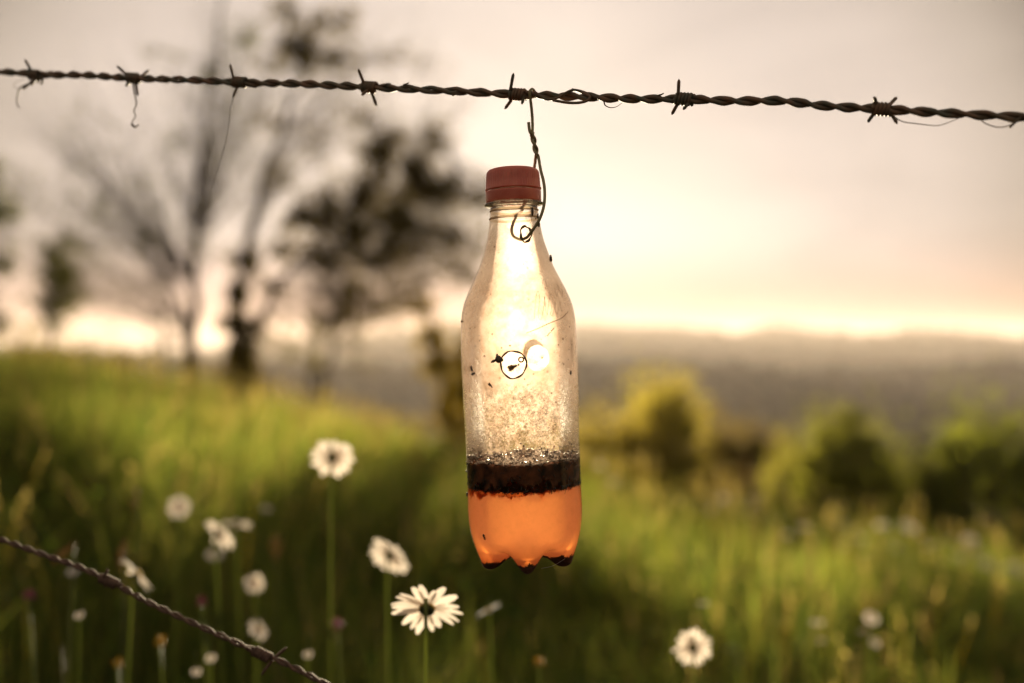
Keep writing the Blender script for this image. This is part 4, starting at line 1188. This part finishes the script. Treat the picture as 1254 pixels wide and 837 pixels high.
wall_insect('tiny insect sticking out from the left edge of the shoulder', -31.2, 139.5, .0024, R(170), slim=.5)
wall_insect('tiny insect on the left edge beside the orange liquid', -32.0, 42.0, .0026, R(-70), slim=.5)
wall_insect('tiny insect on the left edge beside the dark sludge', -32.1, 55.0, .0020, R(30), slim=.5)
# wispy legs of a crane fly caught under the wire
p, n = on_wall(9.6, 197.5)
mb = MB()
for q in range(6):
    a = R(200 + q * 14)
    e = np.array((math.cos(a) * (.004 + .0006 * q), -.001, math.sin(a) * .0045))
    tube(mb, smooth_path([(0, 0, 0), e * .5 + np.array((0, -.0012, .0006)), e], 6), .00010, 4)
ellipsoid(mb, (.0004, -.0004, .0016), (.0008, .0008, .0026), 7, 7)
o = mb.build('crane_fly', M['chitin'], None, p)
tag(o, 'long-legged dark insect caught under the neck ring beside the wire', 'insect', 'insects on and in the bottle')
# spider thread between two feet
mb = MB()
pa, pb = bwor(surf(0, 0.0) * 0 + np.array((7.5, -20, 2.5)) * mm), bwor(np.array((21, -14, 6.0)) * mm)
Q = smooth_path([pa, (pa + pb) / 2 + Vector((0, 0, -.0012)), pb], 8)
tube(mb, Q - np.array(pa), .00007, 4)
tag(mb.build('spider_thread', M['petal'], None, pa), 'fine pale spider thread between the middle and right foot of the bottle', 'thread')

# ------------------------------------------------------------------ daisies
def petal_mesh(L_, w, curl):
    mb = MB(); rows = 6
    V, F = [], []
    prof = [.45, .8, 1.0, 1.0, .86, .42]
    for i in range(rows):
        t = i / (rows - 1)
        for j, sx_ in enumerate((-1, 0, 1)):
            V.append((sx_ * w * .5 * prof[i], t * L_ * (1 if sx_ else 1.02), curl * t * t * L_ - (.10 * w if sx_ == 0 else 0)))
    for i in range(rows - 1):
        for j in range(2): F.append([i * 3 + j, i * 3 + j + 1, (i + 1) * 3 + j + 1, (i + 1) * 3 + j])
    mb.add(V, F)
    return mb
PETALS = [petal_mesh(1, .29, c).mesh('petal', M['petal']) for c in (-.12, .02, -.25)]

def daisy(label, px, py, d, dia, facing, stem_px=None, name='daisy', detail=True, n_pet=24, group='ox-eye daisies in the meadow', flat=0.0, missing=()):
    """facing: the direction the yellow disc looks to (away from the camera and up for most)"""
    c = at(px, py, d)
    f = Vector(facing).normalized()
    gx, gy = (at(stem_px, 800, d).x, c.y + .03) if stem_px is not None else (c.x + random.uniform(-.04, .04), c.y + random.uniform(-.03, .05))
    g = Vector((gx, gy, gz(gx, gy)))
    root = empty(name, g); tag(root, label, 'daisy', group)
    # stem: from the ground up to the back of the head
    hd = c - f * dia * .06
    P = smooth_path([g, g.lerp(hd, .5) + Vector((random.uniform(-.012, .012), 0, .02)), hd - f * dia * .10 - Vector((0, 0, dia * .55)), hd], 16)
    mb = MB(); tube(mb, P - np.array(g), np.linspace(.0016, .0012, 16) * (1 if dia > .03 else .8), 6); mb.build('stem', M['stem'], root)
    q = f.to_track_quat('Z', 'Y')
    rot = q.to_matrix()
    mb = MB(); ellipsoid(mb, c - g, (dia * .125, dia * .125, dia * .065), 14, 8, rot=rot); mb.build('disc', M['disc'], root)
    mb = MB(); ellipsoid(mb, c - g - f * dia * .035, (dia * .118, dia * .118, dia * .06), 14, 8, rot=rot); mb.build('bracts', M['bract'], root)
    pl = dia * .44
    if detail:
        for k in range(n_pet):
            if k in missing: continue
            a = 2 * math.pi * k / n_pet + random.uniform(-.09, .09)
            s = pl * random.uniform(.84, 1.06)
            o = bpy.data.objects.new('petal', random.choice(PETALS)); COL.objects.link(o); o.parent = root
            m4 = Matrix.Translation(c - g) @ q.to_matrix().to_4x4() @ Matrix.Rotation(a, 4, 'Z') @ Matrix.Translation((0, dia * .085, 0)) @ Matrix.Rotation(random.uniform(-.12, .16) + flat, 4, 'X') @ Matrix.Rotation(random.uniform(-.25, .25), 4, 'Y') @ Matrix.Diagonal((s * random.uniform(.85, 1.1), s, s, 1))
            o.matrix_local = m4
    else:
        mb = MB()
        for k in range(n_pet):
            a = 2 * math.pi * k / n_pet + random.uniform(-.09, .09); s = pl * random.uniform(.85, 1.05)
            m4 = q.to_matrix().to_4x4() @ Matrix.Rotation(a, 4, 'Z') @ Matrix.Translation((0, dia * .085, 0)) @ Matrix.Rotation(random.uniform(-.1, .15) + flat, 4, 'X') @ Matrix.Scale(s, 4)
            V = [(-.12, 0, 0), (.12, 0, 0), (.16, .6, 0), (0, 1.0, -.1), (-.16, .6, 0)]
            V = [tuple(c - g + m4 @ Vector(v)) for v in V]
            mb.add(V, [[0, 1, 2, 4], ]); mb.add([V[4], V[2], V[3]], [[0, 1, 2]])
        mb.build('petals', M['petal'], root)
    return root

daisy('largest white daisy in sharpest focus at the bottom centre', 523, 745, .665, .047, (.05, .80, .62), stem_px=533, n_pet=22, missing=(3, 9))
daisy('white daisy half turned away, up and left of the largest daisy', 478, 680, .98, .043, (.35, .75, .55), stem_px=464)
daisy('white daisy standing alone highest in the grass, left of the bottle', 407, 560, 1.02, .043, (.05, .93, .30), stem_px=402)
daisy('white daisy leaning over the rusty wire beside its left barb', 169, 703, .95, .042, (.75, .45, .60), stem_px=120, n_pet=20)
daisy('ragged white daisy in the middle of the three-flower cluster at left', 270, 655, 1.10, .039, (.55, .72, .45), stem_px=262)
daisy('white daisy seen edge-on, topmost of the three-flower cluster at left', 291, 641, 1.25, .036, (.0, .35, .93), stem_px=300)
daisy('white daisy at lower right with a dark centre, right of the bottle', 848, 793, .93, .036, (-.05, .97, .22), stem_px=868)
daisy('round cream daisy above the wire on the left', 219, 621, 1.45, .034, (.0, -.95, .35), detail=False, stem_px=214)
daisy('faint blurred daisy, lowest of the three-flower cluster at left', 263, 679, 1.5, .026, (.1, -.5, .85), detail=False)
daisy('small pale blurred daisy right of the three-flower cluster', 326, 623, 1.8, .022, (.0, .6, .8), detail=False)
daisy('small yellowish daisy bud between the cluster and the lower wire', 312, 715, 1.25, .026, (.1, -.95, .3), detail=False, flat=.4)
daisy('small half-open daisy just above the lower wire near its right barb', 317, 771, 1.05, .026, (.7, -.3, .6), detail=False, stem_px=312)
daisy('flat side-on daisy with a yellow left tip, right of the largest daisy', 598, 747, 1.0, .030, (-.45, .12, .9), detail=False, stem_px=607)
daisy('left flower of the blurred group low on the right', 1001, 762, 1.5, .022, (.1, .5, .8), detail=False)
daisy('topmost flower of the blurred group low on the right', 1067, 757, 1.5, .024, (.0, -.6, .8), detail=False)
daisy('middle flower of the blurred group low on the right', 1058, 773, 1.5, .019, (.0, .4, .9), detail=False)
daisy('lowest right flower of the blurred group low on the right', 1071, 787, 1.5, .017, (.2, -.5, .8), detail=False)
daisy('dim flower under the left one of the blurred group low on the right', 1006, 785, 1.5, .014, (.0, .5, .8), detail=False)
daisy('tiny white bud by itself in dark grass at far lower left', 97, 753, .95, .010, (.0, -.6, .8), detail=False)
daisy('tiny white bud beside the lower end of the rusty wire', 377, 801, 1.0, .010, (.0, -.6, .8), detail=False)
daisy('tiny cream bud just under the rusty wire left of its barb', 89, 700, 1.1, .014, (.0, -.6, .8), detail=False)
daisy('tiny white bud below the rusty wire between its two barbs', 258, 806, 1.0, .011, (.0, -.6, .8), detail=False)
daisy('pale bud at the very bottom left of the largest daisy', 240, 823, .95, .010, (.1, -.6, .8), detail=False)
daisy('faded brownish daisy right of the bottle above the lower right daisy', 861, 739, 1.4, .016, (.0, .5, .8), detail=False)
far = [(1080, 643, .050), (1113, 645, .062), (985, 645, .046), (1055, 660, .05), (1163, 660, .045), (1187, 661, .05), (1238, 694, .07), (1207, 690, .062), (1222, 698, .05), (1098, 672, .04), (1140, 668, .05), (1175, 682, .045),
       (1060, 676, .04), (1032, 668, .045), (1010, 655, .035), (1248, 700, .05), (1150, 690, .035), (965, 655, .035), (1030, 640, .035), (1128, 655, .035), (1196, 674, .04), (735, 570, .035), (750, 590, .035), (885, 610, .035), (870, 625, .03)]
far_labels = {0: 'left one of the two bright pale daisies before the gap between the right-hand bushes', 1: 'right one of the two bright pale daisies before the gap between the right-hand bushes',
    2: 'lone pale daisy at the foot of the rounded green bush', 4: 'left of two daisies just below the large dark bush', 5: 'right of two daisies just below the large dark bush',
    6: 'largest pale daisy in the flower patch at the right edge', 7: 'pale daisy at the left end of the flower patch at the right edge', 8: 'lowest daisy of the flower patch at the right edge', 15: 'daisy touching the right edge of the picture',
    21: 'faint pale daisy close beside the right side of the bottle', 22: 'lower of two faint daisies beside the right side of the bottle', 23: 'faint daisy just left of the tall pale seed stalk', 24: 'faint daisy under the grey-green bush, left of the seed stalk'}
for i, (px, py, dia) in enumerate(far):
    d = 4.0 + (i * 0.37) % 1.8
    dia *= 1.3
    daisy(far_labels.get(i, 'small daisy, a soft pale spot in the far sunlit band of the meadow'), px, py, d, dia, (.1 * math.sin(i), -.4 if i % 2 else .5, .8), detail=False, n_pet=14, group='far daisies in the sunlit band')

# clover, buttercups, seed stalks
def clover(label, px, py, d, r, mat, cat, name):
    c = at(px, py, d); gx, gy = c.x + .01, c.y + .02; g = Vector((gx, gy, gz(gx, gy)))
    root = empty(name, g); tag(root, label, cat)
    mb = MB(); tube(mb, smooth_path([g, g.lerp(c, .6) + Vector((.01, 0, 0)), c], 8) - np.array(g), .0011, 5); mb.build('stem', M['stem'], root)
    mb = MB()
    for k in range(26):
        v = Vector((random.gauss(0, 1), random.gauss(0, 1), random.gauss(0, 1) + .3)).normalized()
        ellipsoid(mb, (c - g) + v * r * .55, (r * .16, r * .16, r * .5), 5, 4, rot=v.to_track_quat('Z', 'Y').to_matrix())
    mb.build('flower_head', mat, root)
clover('pink clover head in dark grass at far lower left', 35, 730, 1.0, .007, M['pink'], 'clover', 'clover_flower')
clover('pink clover head between the cluster of daisies and the lower wire', 247, 737, 1.05, .006, M['pink'], 'clover', 'clover_flower')
clover('pink clover head right of the end of the lower wire', 413, 765, 1.05, .007, M['pink'], 'clover', 'clover_flower')
clover('yellow flower just under the middle of the lower wire', 196, 785, .95, .0065, M['yellow'], 'buttercup', 'buttercup')
clover('yellow flower low in the grass left of the lower wire middle', 144, 812, .95, .0055, M['yellow'], 'buttercup', 'buttercup')
clover('yellow-green flower right of the largest daisy near the bottom', 660, 812, .95, .006, M['yellow'], 'buttercup', 'buttercup')

def seed_stalk(label, base_px, top_px, d, w, head_len, name='seed_stalk', cat='grass stalk', mat='seed'):
    tp = at(*top_px, d); bp = at(*base_px, d); g = Vector((bp.x, bp.y, gz(bp.x, bp.y)))
    root = empty(name, g); tag(root, label, cat)
    mb = MB(); tube(mb, smooth_path([g, g.lerp(tp, .5) + (bp - tp) * .15 * Vector((1, 1, 0)), g.lerp(tp, .85) + (bp - tp) * .1 * Vector((1, 1, 0)), tp], 10) - np.array(g), .0006 * max(1, d / 1.3), 5); mb.build('stem', M['straw'], root)
    dr = (tp - bp).normalized(); mb = MB()
    for k in range(int(40)):
        u = k / 39; v = Vector((random.gauss(0, 1), random.gauss(0, 1), random.gauss(0, .5)))
        c = tp - dr * head_len * u + v * w * .3 * math.sin(math.pi * (u * .9 + .06))
        ellipsoid(mb, c - g, (w * .12, w * .12, head_len * .06), 5, 4, rot=(dr + v * .25).normalized().to_track_quat('Z', 'Y').to_matrix())
    mb.build('seed_head', M[mat], root)
seed_stalk('tall pale seed stalk standing alone before the dark bushes, right of the bottle', (913, 640), (913, 560), 6.0, .05, .22)
seed_stalk('leaning buff grass head crossing the rusty wire at far left', (55, 700), (92, 665), 1.0, .010, .030)
seed_stalk('drooping buff seed head above the barb of the rusty wire', (140, 720), (153, 662), 1.05, .012, .03)
seed_stalk('blurred brown seed head left of the round cream daisy', (160, 640), (168, 597), 1.3, .011, .03)
seed_stalk('blurred buff seed head right of the daisy cluster', (336, 700), (338, 655), 1.4, .014, .035)
seed_stalk('pale crooked dead stalk in the dark grass at bottom left', (84, 837), (75, 790), .85, .006, .025, mat='straw')
seed_stalk('pale seed stalk low on the right side', (1135, 780), (1138, 742), 2.2, .012, .06)

# ------------------------------------------------------------------ haze
hm, HN, HL = new_mat('warm_evening_haze')
ho = mk(HN, 'ShaderNodeOutputMaterial'); hv = mk(HN, 'ShaderNodeVolumePrincipled')
hv.inputs['Color'].default_value = (0.96, 0.83, 0.76, 1)
hv.inputs['Density'].default_value = 0.000105
hv.inputs['Anisotropy'].default_value = 0.35
HL.new(hv.outputs[0], ho.inputs['Volume'])
mb = MB()
x0, y0, z0, z1 = 6100, 6100, -200, 75
V = [(-x0, -y0, z0), (x0, -y0, z0), (x0, y0, z0), (-x0, y0, z0), (-x0, -y0, z1), (x0, -y0, z1), (x0, y0, z1), (-x0, y0, z1)]
mb.add(V, [[0, 3, 2, 1], [4, 5, 6, 7], [0, 1, 5, 4], [1, 2, 6, 5], [2, 3, 7, 6], [3, 0, 4, 7]])
hz = mb.build('haze', hm, smooth=False)
tag(hz, 'thin warm evening haze over the whole valley', 'haze', kind='stuff')
